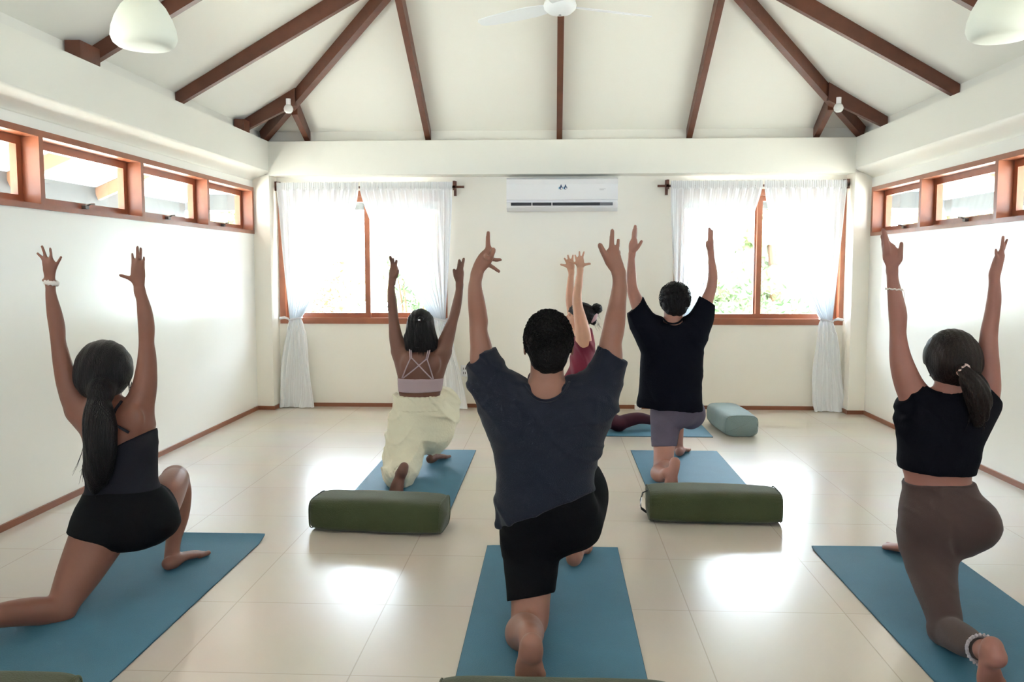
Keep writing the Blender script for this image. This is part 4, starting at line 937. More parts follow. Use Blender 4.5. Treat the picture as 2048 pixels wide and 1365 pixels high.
# ---- woman in the black tank top, front left
def woman_left():
    Y = 3.32; root = person_root(-1.68, 3.3, 'woman with a long black ponytail in a black tank top and black shorts')
    sk = skin('skin_warm_brown', (0.21, 0.088, 0.060))
    T = [(800, 178, 270, Y, .05), (815, 150, 292, Y, .07), (830, 140, 304, Y, .09), (850, 153, 309, Y, .10), (870, 162, 311, Y, .105), (900, 168, 312, Y, .10), (940, 171, 312, Y, .095), (970, 176, 315, Y, .10), (1000, 168, 336, Y+.0, .12), (1030, 156, 352, Y, .135), (1060, 150, 350, Y, .135), (1085, 168, 318, Y, .11)]
    aL = [(101, 566, Y, 18), (102, 590, Y, 21), (108.7, 626, Y, 29), (114, 655, Y, 31), (116.5, 683, Y, 29), (121, 708, Y, 33), (127, 735, Y, 38), (138, 772, Y, 46), (158, 812, Y, 56), (188, 838, Y-.0, 50), (215, 850, Y, 40)]
    aR = [(280, 583, Y, 20), (286, 606, Y, 25), (290, 628, Y, 30), (293, 656, Y, 32), (293, 686, Y, 30), (294, 710, Y, 35), (293, 738, Y, 41), (288, 778, Y, 50), (275, 815, Y, 58), (252, 832, Y, 46), (228, 840, Y, 36)]
    B = SDF(); B.column([r if r[0] > at(0, 850, Y).z else (r[0], r[1]+.009, r[2]-.009, r[3], r[4]-.009) for r in rows(T, .002)], e=2.2)
    for a in (aL, aR): B.chain(cps(a), k=.03)
    B.chain(cps([(214, 770, Y+.02, 52), (214, 800, Y, 54), (216, 830, Y, 66)]), k=.035)
    head(B, at(211, 738, Y+.035), .150, .215, fw=(.25, 1, -.02))
    # shoulder blades and spine groove
    B.ball(at(190, 840, Y-.07), (.035, .018, .04), k=.03); B.ball(at(268, 836, Y-.07), (.035, .018, .04), k=.03)
    B.chain([(*at(226, 845, Y-.135), .02), (*at(230, 900, Y-.13), .02)], k=.03, mode='sub')
    # back leg: knee on the mat, shin reaching back past the left edge
    kx = at(118, 1222, 3.16)
    B.chain(cps([(212, 1045, 3.30, 120), (186, 1095, 3.24, 106), (160, 1145, 3.17, 90), (136, 1190, 3.10, 70), (122, 1220, 3.06, 58)]), k=.03)
    B.chain([(*at(120, 1224, 3.06), .050), (*at(75, 1223, 2.99), .051), (*at(30, 1227, 2.90), .047), (*at(-25, 1236, 2.80), .039), (*at(-70, 1247, 2.70), .031), (*at(-95, 1255, 2.65), .031)], k=.02)
    fb = at(-95, 1255, 2.63); foot(B, (fb.x, 2.64, .055), (fb.x-.02, 2.43, .016), (0, -.25, 1), .078, .9)
    # front leg
    B.chain([(*at(300, 1035, 3.38), .092), (*at(325, 1000, 3.48), .080), (*at(343, 972, 3.60), .066), (*at(351, 958, 3.70), .055)], k=.04)
    B.chain([(*at(349, 958, 3.70), .058), (*at(360, 985, 3.72), .049), (*at(357, 1030, 3.71), .046), (*at(348, 1075, 3.66), .034), (*at(344, 1105, 3.63), .031), (*at(342, 1128, 3.61), .031)], k=.015)
    foot(B, (-1.663, 3.565, .009), (-1.598, 3.79, .009), (0, 0, -1), .080, .95)
    hand(B, Y, (100.5, 566, 18), [(100, 556, 20), (99, 542, 25), (99, 530, 26)],
         [([(90, 530, 0), (85, 517, 0), (75, 507, 0)], 6), ([(94, 527, 0), (90, 510, 0), (84, 493, 0)], 6.2), ([(101, 527, 0), (102, 512, 0), (100.5, 497, 0)], 6), ([(107, 540, 0), (114, 529, 0), (122.5, 514, 0)], 6), ([(96, 552, .0), (91, 560, -.005), (86, 561, -.01)], 6.5)])
    hand(B, Y, (279, 585, 20), [(278, 572, 22), (276, 555, 28), (276, 540, 27), (276, 532, 23)],
         [([(268, 540, 0), (266, 525, 0), (264.8, 508, 0)], 6.3), ([(274, 533, 0), (275, 515, 0), (275, 494, 0)], 6.6), ([(279, 533, .01), (281, 515, .015), (281.5, 497, .02)], 6.4), ([(284, 540, .005), (287, 526, .005), (288, 514, 0)], 5.6), ([(270, 563, -.005), (256, 556, -.01), (241, 551, -.015)], 7.5)])
    to_obj(B, 'body', sk, root, .0046)
    # tank top
    cl = mat('charcoal_stretch_cloth', (0.010, 0.010, 0.016), 0.8, 0.2, bump=0.15, bscale=(300, 300, 300), var=0.12, vscale=(20, 20, 20))
    S = SDF(); tl = plane((160, 905), (234, 887), Y-.1, True); tr = plane((240, 890), (315, 852), Y-.1, True)
    S.column([row(*r) for r in T], e=2.2, k=0); S.warp(folds(.006, 6, 34, 1.2, .2))
    # neckline scoop at the back, straps kept separately
    S.ops[0] = ('column', S.ops[0][1], 0, 2.2, [tr, plane((100, 1002), (345, 978), Y, False)], 'add', S.ops[0][6], S.ops[0][7])
    S.ball(at(200, 800, Y-.12), (.16, .14, .235), k=.01, mode='sub') if False else None
    top = to_obj(S, 'tank_top', cl, root, .0046)
    for nm, q in (('strap', [(258, 866, -.108), (226, 845, -.125), (230, 822, -.10), (243, 803, -.06)]), ('strap', [(205, 880, -.11), (196, 850, -.12), (192, 825, -.10), (190, 806, -.05)])):
        MB().tube([Vector(p) for p in catmull([tuple(at(a, b, Y+c)) for a, b, c in q], 6)], .0055, 8).build(nm, cl, top, smooth=True)
    bl = mat('black_stretch_shorts', (0.003, 0.003, 0.004), 0.85, 0.15, bump=0.15, bscale=(300, 300, 300))
    S = SDF(); h1 = plane((136, 1072), (238, 1100), 3.18, False, -.3)
    S.column([row(*r) for r in [(975, 175, 318, Y, .104), (1000, 166, 338, Y, .126), (1030, 154, 354, Y, .142), (1060, 150, 352, Y, .142), (1080, 170, 330, Y, .125), (1092, 200, 305, Y, .09)]], e=2.15, cut=[plane((100, 992), (345, 962), Y, True)])
    S.chain(cps([(212, 1045, 3.30, 130), (188, 1090, 3.25, 118), (165, 1140, 3.18, 102)]), k=.02, cut=[h1])
    S.chain([(*at(300, 1032, 3.38), .101), (*at(320, 1005, 3.47), .090), (*at(330, 990, 3.54), .083)], k=.03, cut=[((-1.5, 3.41, 0), (.3, 1, 0))])
    S.warp(folds(.003, 7, 30, 3.0, .4)); to_obj(S, 'shorts', bl, root, .0048)
    # hair: smooth cap and long low ponytail
    S = SDF(); c = at(208, 738, Y+.02)
    S.ball(c, (.107, .115, .116), k=0); S.ball(c+Vector((0, -.03, -.03)), (.098, .09, .095), k=.02)
    S.ball(at(226, 752, Y+.19), (.11, .11, .12), k=.01, mode='sub')
    S.chain(cps([(202, 782, Y-.09, 56), (198, 806, Y-.115, 46), (198, 830, Y-.135, 60), (200, 860, Y-.145, 68), (200, 900, Y-.145, 64), (197, 940, Y-.14, 56), (192, 965, Y-.135, 38), (188, 984, Y-.135, 14)]), k=.02)
    S.warp(lambda X, Y_, Z: 0.0010*np.sin(420*X+6*np.sin(7*Z))+0.0012*np.sin(170*X+5*np.sin(9*Z+1)))
    hr = to_obj(S, 'hair', M['hair'], root, .0045)
    strands(hr, [at(178, 850, Y-.14), at(172, 930, Y-.14)], 16, .010, .14, M['hair'], 2); strands(hr, [at(258, 760, Y), at(262, 775, Y+.02)], 10, .004, .07, M['hair'], 3, curl=.15)
    ring_tube(hr, 'hair_tie', M['hair'], at(199, 800, Y-.112), (0, 0, 1), .024, .022, .006)
    M['scrunchie'] = mat('white_satin', (0.75, 0.70, 0.68), 0.4, 0.5)
    ring_tube(root, 'wrist_scrunchie', M['scrunchie'], at(103, 566, Y), (.15, 0, 1), .021, .017, .0085, wob=.004)
woman_left()

# ---- woman in the black crop top and brown leggings, front right
def woman_right():
    Y = 3.30; root = person_root(1.50, 3.25, 'woman in a black crop top and brown leggings with a brown ponytail')
    sk = skin('skin_light_tan', (0.30, 0.13, 0.10))
    T = [(775, 1872, 1930, Y, .05), (790, 1835, 1972, Y, .075), (810, 1798, 1991, Y, .10), (828, 1797, 1986, Y, .112), (845, 1797, 1978, Y, .115), (870, 1798, 1968, Y, .115), (900, 1798, 1957, Y, .11), (930, 1798, 1951, Y, .105), (962, 1806, 1946, Y, .10), (985, 1808, 1958, Y, .11), (1004, 1804, 1978, Y, .125), (1022, 1802, 1990, Y, .14), (1042, 1802, 1996, Y, .148), (1060, 1802, 1992, Y, .145), (1080, 1803, 1976, Y, .13), (1100, 1806, 1945, Y, .11)]
    aL = [(1784, 543, Y, 20), (1786, 565, Y, 23), (1789, 585, Y, 27), (1795, 625, Y, 34), (1796, 650, Y, 32), (1796, 669, Y, 31), (1799, 705, Y, 38), (1807, 740, Y, 47), (1822, 778, Y, 56), (1850, 820, Y, 70)]
    aR = [(1988, 551, Y, 18), (1989, 575, Y, 22), (1988, 600, Y, 26), (1984, 630, Y, 28), (1979, 660, Y, 31), (1977, 680, Y, 33), (1976, 710, Y, 38), (1978, 745, Y, 40), (1974, 785, Y, 48), (1950, 825, Y, 66)]
    B = SDF(); B.column([r if r[0] < at(0, 950, Y).z and r[0] > at(0, 975, Y).z else (r[0], r[1]+.012, r[2]-.012, r[3], r[4]-.013) for r in rows(T)], e=2.2)
    for a in (aL, aR): B.chain(cps(a), k=.03)
    B.chain(cps([(1902, 745, Y+.02, 52), (1900, 775, Y, 54), (1898, 800, Y, 66)]), k=.035)
    head(B, at(1903, 718, Y+.035), .150, .212, fw=(-.22, 1, 0))
    B.chain([(*at(1868, 945, Y-.125), .012), (*at(1868, 985, Y-.12), .012)], k=.02, mode='sub')
    L1 = [(1858, 1075, 3.30, 112), (1860, 1110, 3.25, 104), (1866, 1150, 3.19, 90), (1877, 1195, 3.10, 76), (1888, 1235, 3.03, 68), (1890, 1262, 2.99, 62)]
    B.chain(grow(cps(L1), -.008), k=.02)
    L2 = [(*at(1889, 1262, 3.00), .053), (*at(1908, 1270, 2.93), .054), (*at(1930, 1282, 2.84), .050), (*at(1955, 1296, 2.73), .038), (*at(1970, 1302, 2.66), .031)]
    B.chain(grow(L2, -.004), k=.02); B.chain([L2[-1], (*at(1982, 1308, 2.60), .030), (*at(1992, 1316, 2.57), .032)], k=.02)
    f0 = at(1996, 1300, 2.55); foot(B, tuple(f0), (f0.x+.012, 2.59, .012), (.02, -1, .1), .080, 1.05)
    B.chain(grow([(*at(1935, 1050, 3.36), .10), (1.63, 3.58, .40, .085), (1.665, 3.76, .43, .068), (1.67, 3.88, .44, .056)], -.01), k=.02)
    B.chain([(1.67, 3.89, .44, .050), (1.67, 3.92, .33, .046), (1.66, 3.92, .20, .040), (1.64, 3.90, .07, .032)], k=.02)
    foot(B, (1.645, 3.845, .012), (1.535, 4.03, .012), (0, 0, -1), .080, .95)
    hand(B, Y, (1784, 541, 20), [(1784, 530, 23), (1783, 514, 31), (1779, 500, 26)],
         [([(1775, 505, -.01), (1771, 482, -.01), (1766.5, 460, -.015)], 9), ([(1778, 505, .0), (1775, 485, .005), (1769, 464, .005)], 8), ([(1773, 512, .01), (1769, 495, .015), (1764, 472, .02)], 7.5), ([(1772, 518, .0), (1768, 500, .02), (1765, 486, .03)], 7), ([(1790, 532, -.01), (1800, 520, -.015), (1801.5, 506, -.015), (1802.5, 487, -.015)], 8.5)], flat=.45)
    hand(B, Y, (1989, 551, 18), [(1991, 542, 20), (1996, 524, 19), (2000, 512, 17)],
         [([(2001, 512, 0), (2004, 495, 0), (2006, 474, 0)], 7), ([(2003, 508, .01), (2008, 495, .01), (2014, 479, .01)], 6), ([(2002, 510, .03), (2007, 492, .04), (2010, 480, .05)], 6), ([(1994, 527, -.01), (1993, 514, -.015), (1992, 500, -.02)], 6.5), ([(2003, 514, .04), (2009, 500, .06), (2012, 490, .07)], 5.5)], flat=.9)
    to_obj(B, 'body', sk, root, .0046)
    cl = mat('black_ribbed_cotton', (0.003, 0.003, 0.006), 0.9, 0.12, bump=0.2, bscale=(320, 320, 60))
    S = SDF(); hem = plane((1792, 948), (1948, 958), Y-.1, False)
    S.column([row(*r) for r in T if r[0] < 1000], e=2.25, cut=[hem])
    hl = plane((1790, 815), (1840, 763), Y, True); hr = plane((1962, 765), (1999, 805), Y, True)
    S.chain(cps([(1812, 775, Y, 60), (1822, 790, Y, 66), (1840, 815, Y, 80), (1860, 840, Y, 90)]), k=.02, cut=[hl])
    S.chain(cps([(1982, 760, Y, 46), (1976, 790, Y, 54), (1960, 818, Y, 66), (1940, 840, Y, 80)]), k=.02, cut=[hr])
    S.chain(cps([(1818, 770, Y, 54), (1812, 750, Y, 50)]), k=.003, mode='sub'); S.chain(cps([(1979, 772, Y, 45), (1979, 750, Y, 42)]), k=.003, mode='sub')
    S.chain(cps([(1902, 745, Y, 52), (1900, 778, Y-.01, 60)]), k=.006, mode='sub')
    S.warp(folds(.009, 6, 16, 5.0, .6)); S.warp(radial(.003, at(1835, 800, Y).x, at(1835, 800, Y).z, 8, 0, .03, .18))
    to_obj(S, 'crop_top', cl, root, .0046)
    lg = mat('brown_leggings_cloth', (0.060, 0.037, 0.034), 0.8, 0.2, bump=0.12, bscale=(300, 300, 300), var=.06, vscale=(15, 15, 15), sheen=.1)
    S = SDF(); wt = plane((1800, 981), (1950, 970), Y-.1, True)
    S.column([row(*r) for r in T if r[0] > 950], e=2.15, cut=[wt])
    S.ball(at(1951, 1050, 3.22), (.085, .085, .088), k=.03); S.ball(at(1862, 1055, 3.24), (.10, .085, .10), k=.04)
    S.chain([(*at(1914, 1048, 3.135), .010), (*at(1911, 1080, 3.14), .012), (*at(1909, 1106, 3.17), .014)], k=.02, mode='sub')
    S.chain(cps(L1), k=.03)
    S.chain(L2, k=.012, cut=[(tuple(at(1960, 1298, 2.70)), (.5, -1, 0))] if False else [])
    S.chain([(*at(1935, 1050, 3.36), .10), (1.63, 3.58, .40, .085), (1.665, 3.76, .43, .068), (1.67, 3.88, .44, .058), (1.67, 3.92, .36, .053), (1.66, 3.92, .20, .046), (1.645, 3.91, .11, .038)], k=.04)
    S.warp(lambda X, Y_, Z: -.003*np.maximum(np.sin(60*Z+9*X), 0)*np.exp(-((Z-at(0, 1240, 3.0).z)/.03)**2)); S.warp(folds(.0022, 9, 40, 1.0, .8, .2))
    lo = to_obj(S, 'leggings', lg, root, .0048)
    ww = MB(); 
    # hair
    S = SDF(); c = at(1904, 716, Y+.02)
    S.ball(c, (.098, .112, .110), k=0); S.ball(c+Vector((.005, -.03, -.02)), (.088, .085, .09), k=.02)
    S.ball(at(1880, 742, Y+.18), (.11, .10, .12), k=.01, mode='sub'); S.ball(at(1854, 742, Y+.05), (.03, .035, .03), k=.01, mode='sub')
    S.warp(lambda X, Y_, Z: 0.0012*np.sin(300*X+40*Z))
    hr_ = to_obj(S, 'hair', M['hair_brown'], root, .0045)
    S = SDF(); S.chain(cps([(1922, 736, Y-.085, 18), (1930, 745, Y-.12, 24), (1944, 765, Y-.145, 42), (1955, 792, Y-.15, 50), (1958, 818, Y-.148, 42), (1957, 838, Y-.145, 28), (1953, 852, Y-.14, 10)]), k=0)
    S.warp(lambda X, Y_, Z: 0.0028*np.sin(300*(X+.45*Z)+4*np.sin(20*Z))+0.002*np.sin(170*(X+.4*Z)+2))
    pt = to_obj(S, 'ponytail', M['hair_brown'], hr_, .004)
    strands(pt, [at(1950, 800, Y-.15), at(1962, 835, Y-.15)], 26, .012, .06, M['hair_brown'], 5, curl=.25); strands(pt, [at(1935, 770, Y-.15), at(1945, 830, Y-.15)], 14, .01, .06, M['hair_brown'], 6, curl=.25)
    sc = mat('pale_pink_satin', (0.62, 0.45, 0.43), 0.45, 0.5)
    ring_tube(hr_, 'scrunchie', sc, at(1927, 741, Y-.108), (.7, -.6, -.7), .018, .018, .008, wob=.005)
    ln = mat('white_cord', (0.72, 0.66, 0.62), .8)
    b = ring_tube(root, 'bracelet', ln, at(1788, 579, Y), (.08, 0, 1), .030, .026, .0030, wob=.0022)
    tb = MB(); q = at(1801, 578, Y-.01); tb.tube([q, q+Vector((.012, 0, -.004)), q+Vector((.016, 0, -.03)), q+Vector((.013, 0, -.045))], .0012, 5); tb.build('bracelet_string', ln, b)
    # lace anklet
    an = at(1962, 1300, 2.69); lm = mat('white_lace', (0.74, 0.68, 0.74), .8, bump=.8, bscale=(500, 500, 500))
    ax = (Vector(L2[-1][:3])-Vector(L2[-2][:3])).normalized(); a1 = ring_tube(root, 'anklet', lm, an, ax, .041, .041, .0055, wob=.003, n=40)
    mb = MB(); u = ax.cross(Vector((0, 0, 1))).normalized(); v = ax.cross(u)
    for k in range(26):
        t = 2*math.pi*k/26; o = u*math.cos(t)+v*math.sin(t); p = an+o*.043+ax*.006; mb.tube([p, p+ax*.012+o*.005, p+ax*.014-o*.001], [.004, .0045, .003], 5)
    mb.build('lace_trim', lm, a1)
    e_ = MB(); q = at(1861, 751, Y+.045); e_.lathe(q, [(0, -.005), (.004, -.003), (.005, 0), (.004, .003), (0, .005)], 12); e_.build('earring', M['steel'], root)
woman_right()

# ---- woman in white trousers and lilac bralette, left middle
def woman_white():
    Y = 5.45; root = person_root(-.93, 5.4, 'woman in loose cream trousers and a pale lilac strappy bralette')
    sk = skin('skin_dark_brown', (0.17, 0.075, 0.052))
    T = [(693, 812, 878, Y, .06), (702, 790, 897, Y, .08), (718, 788, 898, Y, .10), (735, 791, 893, Y, .11), (755, 796, 887, Y, .108), (770, 797, 884, Y, .10), (785, 798, 881, Y, .095), (800, 796, 884, Y, .10), (825, 788, 893, Y+.01, .13), (855, 786, 892, Y+.02, .14), (880, 790, 880, Y+.02, .12)]
    aL = [(784, 565, Y, 13), (782.5, 580, Y, 15), (784, 600, Y, 18.5), (785.5, 620, Y, 20), (787, 638, Y, 20), (789, 655, Y, 23), (793, 680, Y, 29), (803, 705, Y, 36), (822, 722, Y, 36)]
    aR = [(919, 571, Y, 14), (918, 585, Y, 16), (914, 607, Y, 19), (910, 625, Y, 20), (906, 640, Y, 20), (900, 658, Y, 25), (892, 682, Y, 31), (881, 705, Y, 38), (862, 722, Y, 36)]
    B = SDF(); B.column([r if r[0] > at(0, 792, Y).z else (r[0], r[1]+.012, r[2]-.012, r[3], r[4]-.015) for r in rows(T)], e=2.15)
    for a in (aL, aR): B.chain(cps(a), k=.03)
    B.chain(cps([(841, 675, Y+.02, 32), (842, 700, Y, 38)]), k=.03)
    head(B, at(841, 652, Y+.03), .148, .210, fw=(-.12, 1, 0))
    B.ball(at(816, 728, Y-.095), (.035, .018, .05), k=.03); B.ball(at(868, 728, Y-.095), (.035, .018, .05), k=.03)
    B.chain([(*at(842, 715, Y-.125), .012), (*at(841, 795, Y-.115), .012)], k=.03, mode='sub')
    B.chain(cps([(818, 862, 5.44, 58), (815, 905, 5.33, 50), (810, 945, 5.22, 40)]), k=.03)
    kz = .055; kx = at(810, 950, 5.2).x
    B.chain([(kx, 5.20, kz, .052), (kx-.005, 5.08, kz+.02, .050), (at(803, 945, 4.95).x, 4.94, .10, .040), (at(800, 945, 4.86).x, 4.86, .13, .030), (at(803, 950, 4.8).x, 4.82, .155, .030)], k=.02)
    f0 = at(806, 949, 4.80); foot(B, (f0.x, 4.80, .185), (f0.x-.055, 4.79, .012), (-.1, -1, .05), .078, .9)
    B.chain([(*at(872, 858, 5.50), .088), (-.74, 5.70, .40, .075), (-.745, 5.80, .43, .056)], k=.03)
    an = at(866, 908, 5.72); B.chain([(-.745, 5.80, .43, .052), (-.76, 5.80, .30, .046), (an.x, 5.75, .16, .036), (an.x, 5.70, .05, .030)], k=.02)
    hl = at(860, 932, 5.66); foot(B, (hl.x, 5.66, .010), (hl.x+.085, 5.86, .010), (0, 0, -1), .078, .95)
    hand(B, Y, (784, 566, 13), [(785, 558, 15), (788, 546, 19), (788, 538, 16)],
         [([(786, 540, 0), (784, 528, 0), (780.5, 514, -.01)], 6.2), ([(790, 540, .0), (791, 531, .01), (793, 522, .01)], 6), ([(788, 540, .02), (787, 528, .03), (786, 518, .03)], 5.5), ([(791, 552, -.01), (794.5, 546, -.02), (795.5, 541, -.02)], 6.5)], flat=.6)
    hand(B, Y, (919, 572, 14), [(919, 564, 15), (918, 553, 18), (919, 546, 17)],
         [([(912, 555, 0), (909.5, 549, 0), (908, 540, 0)], 6.2), ([(916, 547, 0), (917, 536, 0), (918.7, 521, 0)], 6.2), ([(922, 547, 0), (924, 534, 0), (927.5, 518, 0)], 6.2), ([(920, 548, .02), (921, 537, .03), (922.5, 526, .03)], 5.5)], flat=.6)
    to_obj(B, 'body', sk, root, .005)
    br = mat('pale_lilac_knit', (0.40, 0.31, 0.34), .75, .3, bump=.2, bscale=(300, 300, 300))
    S = SDF(); S.column([row(*r) for r in [(745, 793, 890, Y, .114), (758, 795.5, 887, Y, .113), (770, 796, 885.5, Y, .106), (784, 797, 883, Y, .101)]], e=2.15, cut=[plane((793, 755), (890, 755), Y, True), plane((793, 783), (890, 782), Y, False)])
    S.ball(at(841, 748, Y-.10), (.06, .05, .03), k=.01, mode='sub')
    bo = to_obj(S, 'bralette', br, root, .005)
    st = [[(822.5, 690, -.07), (822.7, 702, -.098), (823.5, 718, -.118)], [(819.5, 690, -.07), (819.5, 702, -.098), (820.5, 718, -.118)], [(821, 717, -.119), (812, 737, -.118), (804, 757, -.108)], [(824, 717, -.119), (843, 737, -.124), (865, 760, -.112)],
          [(856, 690, -.07), (856, 702, -.098), (852, 719, -.118)], [(860, 690, -.07), (859.5, 702, -.098), (855, 719, -.118)], [(854, 719, -.119), (861, 740, -.118), (867, 760, -.108)], [(852, 719, -.119), (830, 738, -.125), (806, 757, -.110)]]
    for q in st:
        pts = catmull([tuple(at(a, b, Y+c)) for a, b, c in q], 5); MB().tube([Vector(p) for p in pts], .0042, 7).build('strap', br, bo, smooth=True)
    wp = mat('cream_crinkled_cotton', (0.66, 0.63, 0.50), .9, .15, bump=.35, bscale=(60, 60, 60), var=.06, vscale=(10, 10, 10), sss=.0)
    S = SDF(); S.column([row(*r) for r in [(792, 794, 884, Y, .108), (806, 790, 889, Y, .115), (825, 783, 896, Y+.01, .145), (850, 779, 901, Y+.02, .165), (872, 777, 902, Y+.02, .17), (890, 780, 896, Y+.03, .15), (903, 800, 884, Y+.05, .11)]], e=2.1, cut=[plane((790, 794), (886, 793), Y, True)])
    S.chain(cps([(815, 860, 5.42, 82), (812, 895, 5.34, 80), (806, 930, 5.22, 72), (800, 950, 5.10, 62)]), k=.03)
    S.chain([(*at(800, 950, 5.12), .085), (*at(795, 950, 5.02), .078), (*at(800, 948, 4.92), .055), (*at(803, 947, 4.87), .042)], k=.03)
    S.chain([(*at(870, 858, 5.50), .125), (-.74, 5.68, .39, .115), (-.745, 5.78, .41, .095), (-.755, 5.80, .34, .085), (*at(868, 888, 5.78), .068), (*at(867, 902, 5.76), .045)], k=.04)
    S.warp(folds(.016, 5, 19, .5, 1.2, .5)); S.warp(lambda X, Y_, Z: .004-.018*(1-np.abs(np.sin(12*(X*.9+Z*.5)+1.5*np.sin(8*Z+X*6))))**2.5); S.warp(lambda X, Y_, Z: -.010*(1-np.abs(np.sin(22*(Z*.9-X*.6)+1.6*np.sin(13*X+5*Z))))**3*(.5+.5*np.sin(9*Z+7*X)))
    tr = to_obj(S, 'trousers', wp, root, .0055)
    S = SDF(); S.column([row(*r) for r in [(792, 793, 885, Y, .110), (800, 790, 887.5, Y, .114), (812, 788, 892, Y, .124), (818, 786, 894, Y, .13)]], e=2.1, k=0)
    S.warp(lambda X, Y_, Z: -.0035*np.abs(np.sin(95*X+1.5*np.sin(60*Z)))-.002*np.abs(np.sin(115*Z)))
    to_obj(S, 'waistband', wp, tr, .0046)
    ring_tube(tr, 'ankle_cuff', wp, at(803, 946, 4.88), (.1, -1, .3), .040, .040, .011, wob=.005)
    S = SDF(); c = at(841, 650, Y+.02)
    S.ball(c, (.088, .105, .104), k=0)
    S.chain(cps([(840, 650, Y-.03, 54), (839, 672, Y-.06, 62), (841, 688, Y-.065, 66), (842, 702, Y-.062, 62)]), k=.01, n=(0, 1, 0)) if False else S.column([row(*r) for r in [(640, 818, 864, Y-.02, .08), (660, 812, 871, Y-.03, .085), (680, 808, 876, Y-.04, .075), (696, 810, 875, Y-.05, .06), (704, 816, 868, Y-.055, .045)]], k=.02)
    S.ball(at(840, 662, Y+.17), (.095, .11, .13), k=.01, mode='sub')
    S.warp(lambda X, Y_, Z: 0.0015*np.sin(260*X+5*np.sin(14*Z))+0.0015*np.sin(110*X+4*np.sin(18*Z+1)))
    hr = to_obj(S, 'hair', M['hair'], root, .005); strands(hr, [at(812, 690, Y-.06), at(842, 700, Y-.1), at(872, 690, Y-.06)], 60, .008, .05, M['hair'], 8, curl=.12)
    S = SDF(); S.chain(cps([(841, 640, Y-.078, 14), (839, 655, Y-.092, 18), (836, 672, Y-.104, 16), (835, 692, Y-.108, 10)]), k=0); S.warp(lambda X, Y_, Z: .002*np.sin(330*X+6*np.sin(14*Z)))
    pn = to_obj(S, 'tied_back_lock', M['hair'], hr, .004)
    MB().box(tuple(at(836, 642, Y-.105)), tuple(at(841, 639, Y-.094))).build('hair_clip', M['steel'], pn)
woman_white()

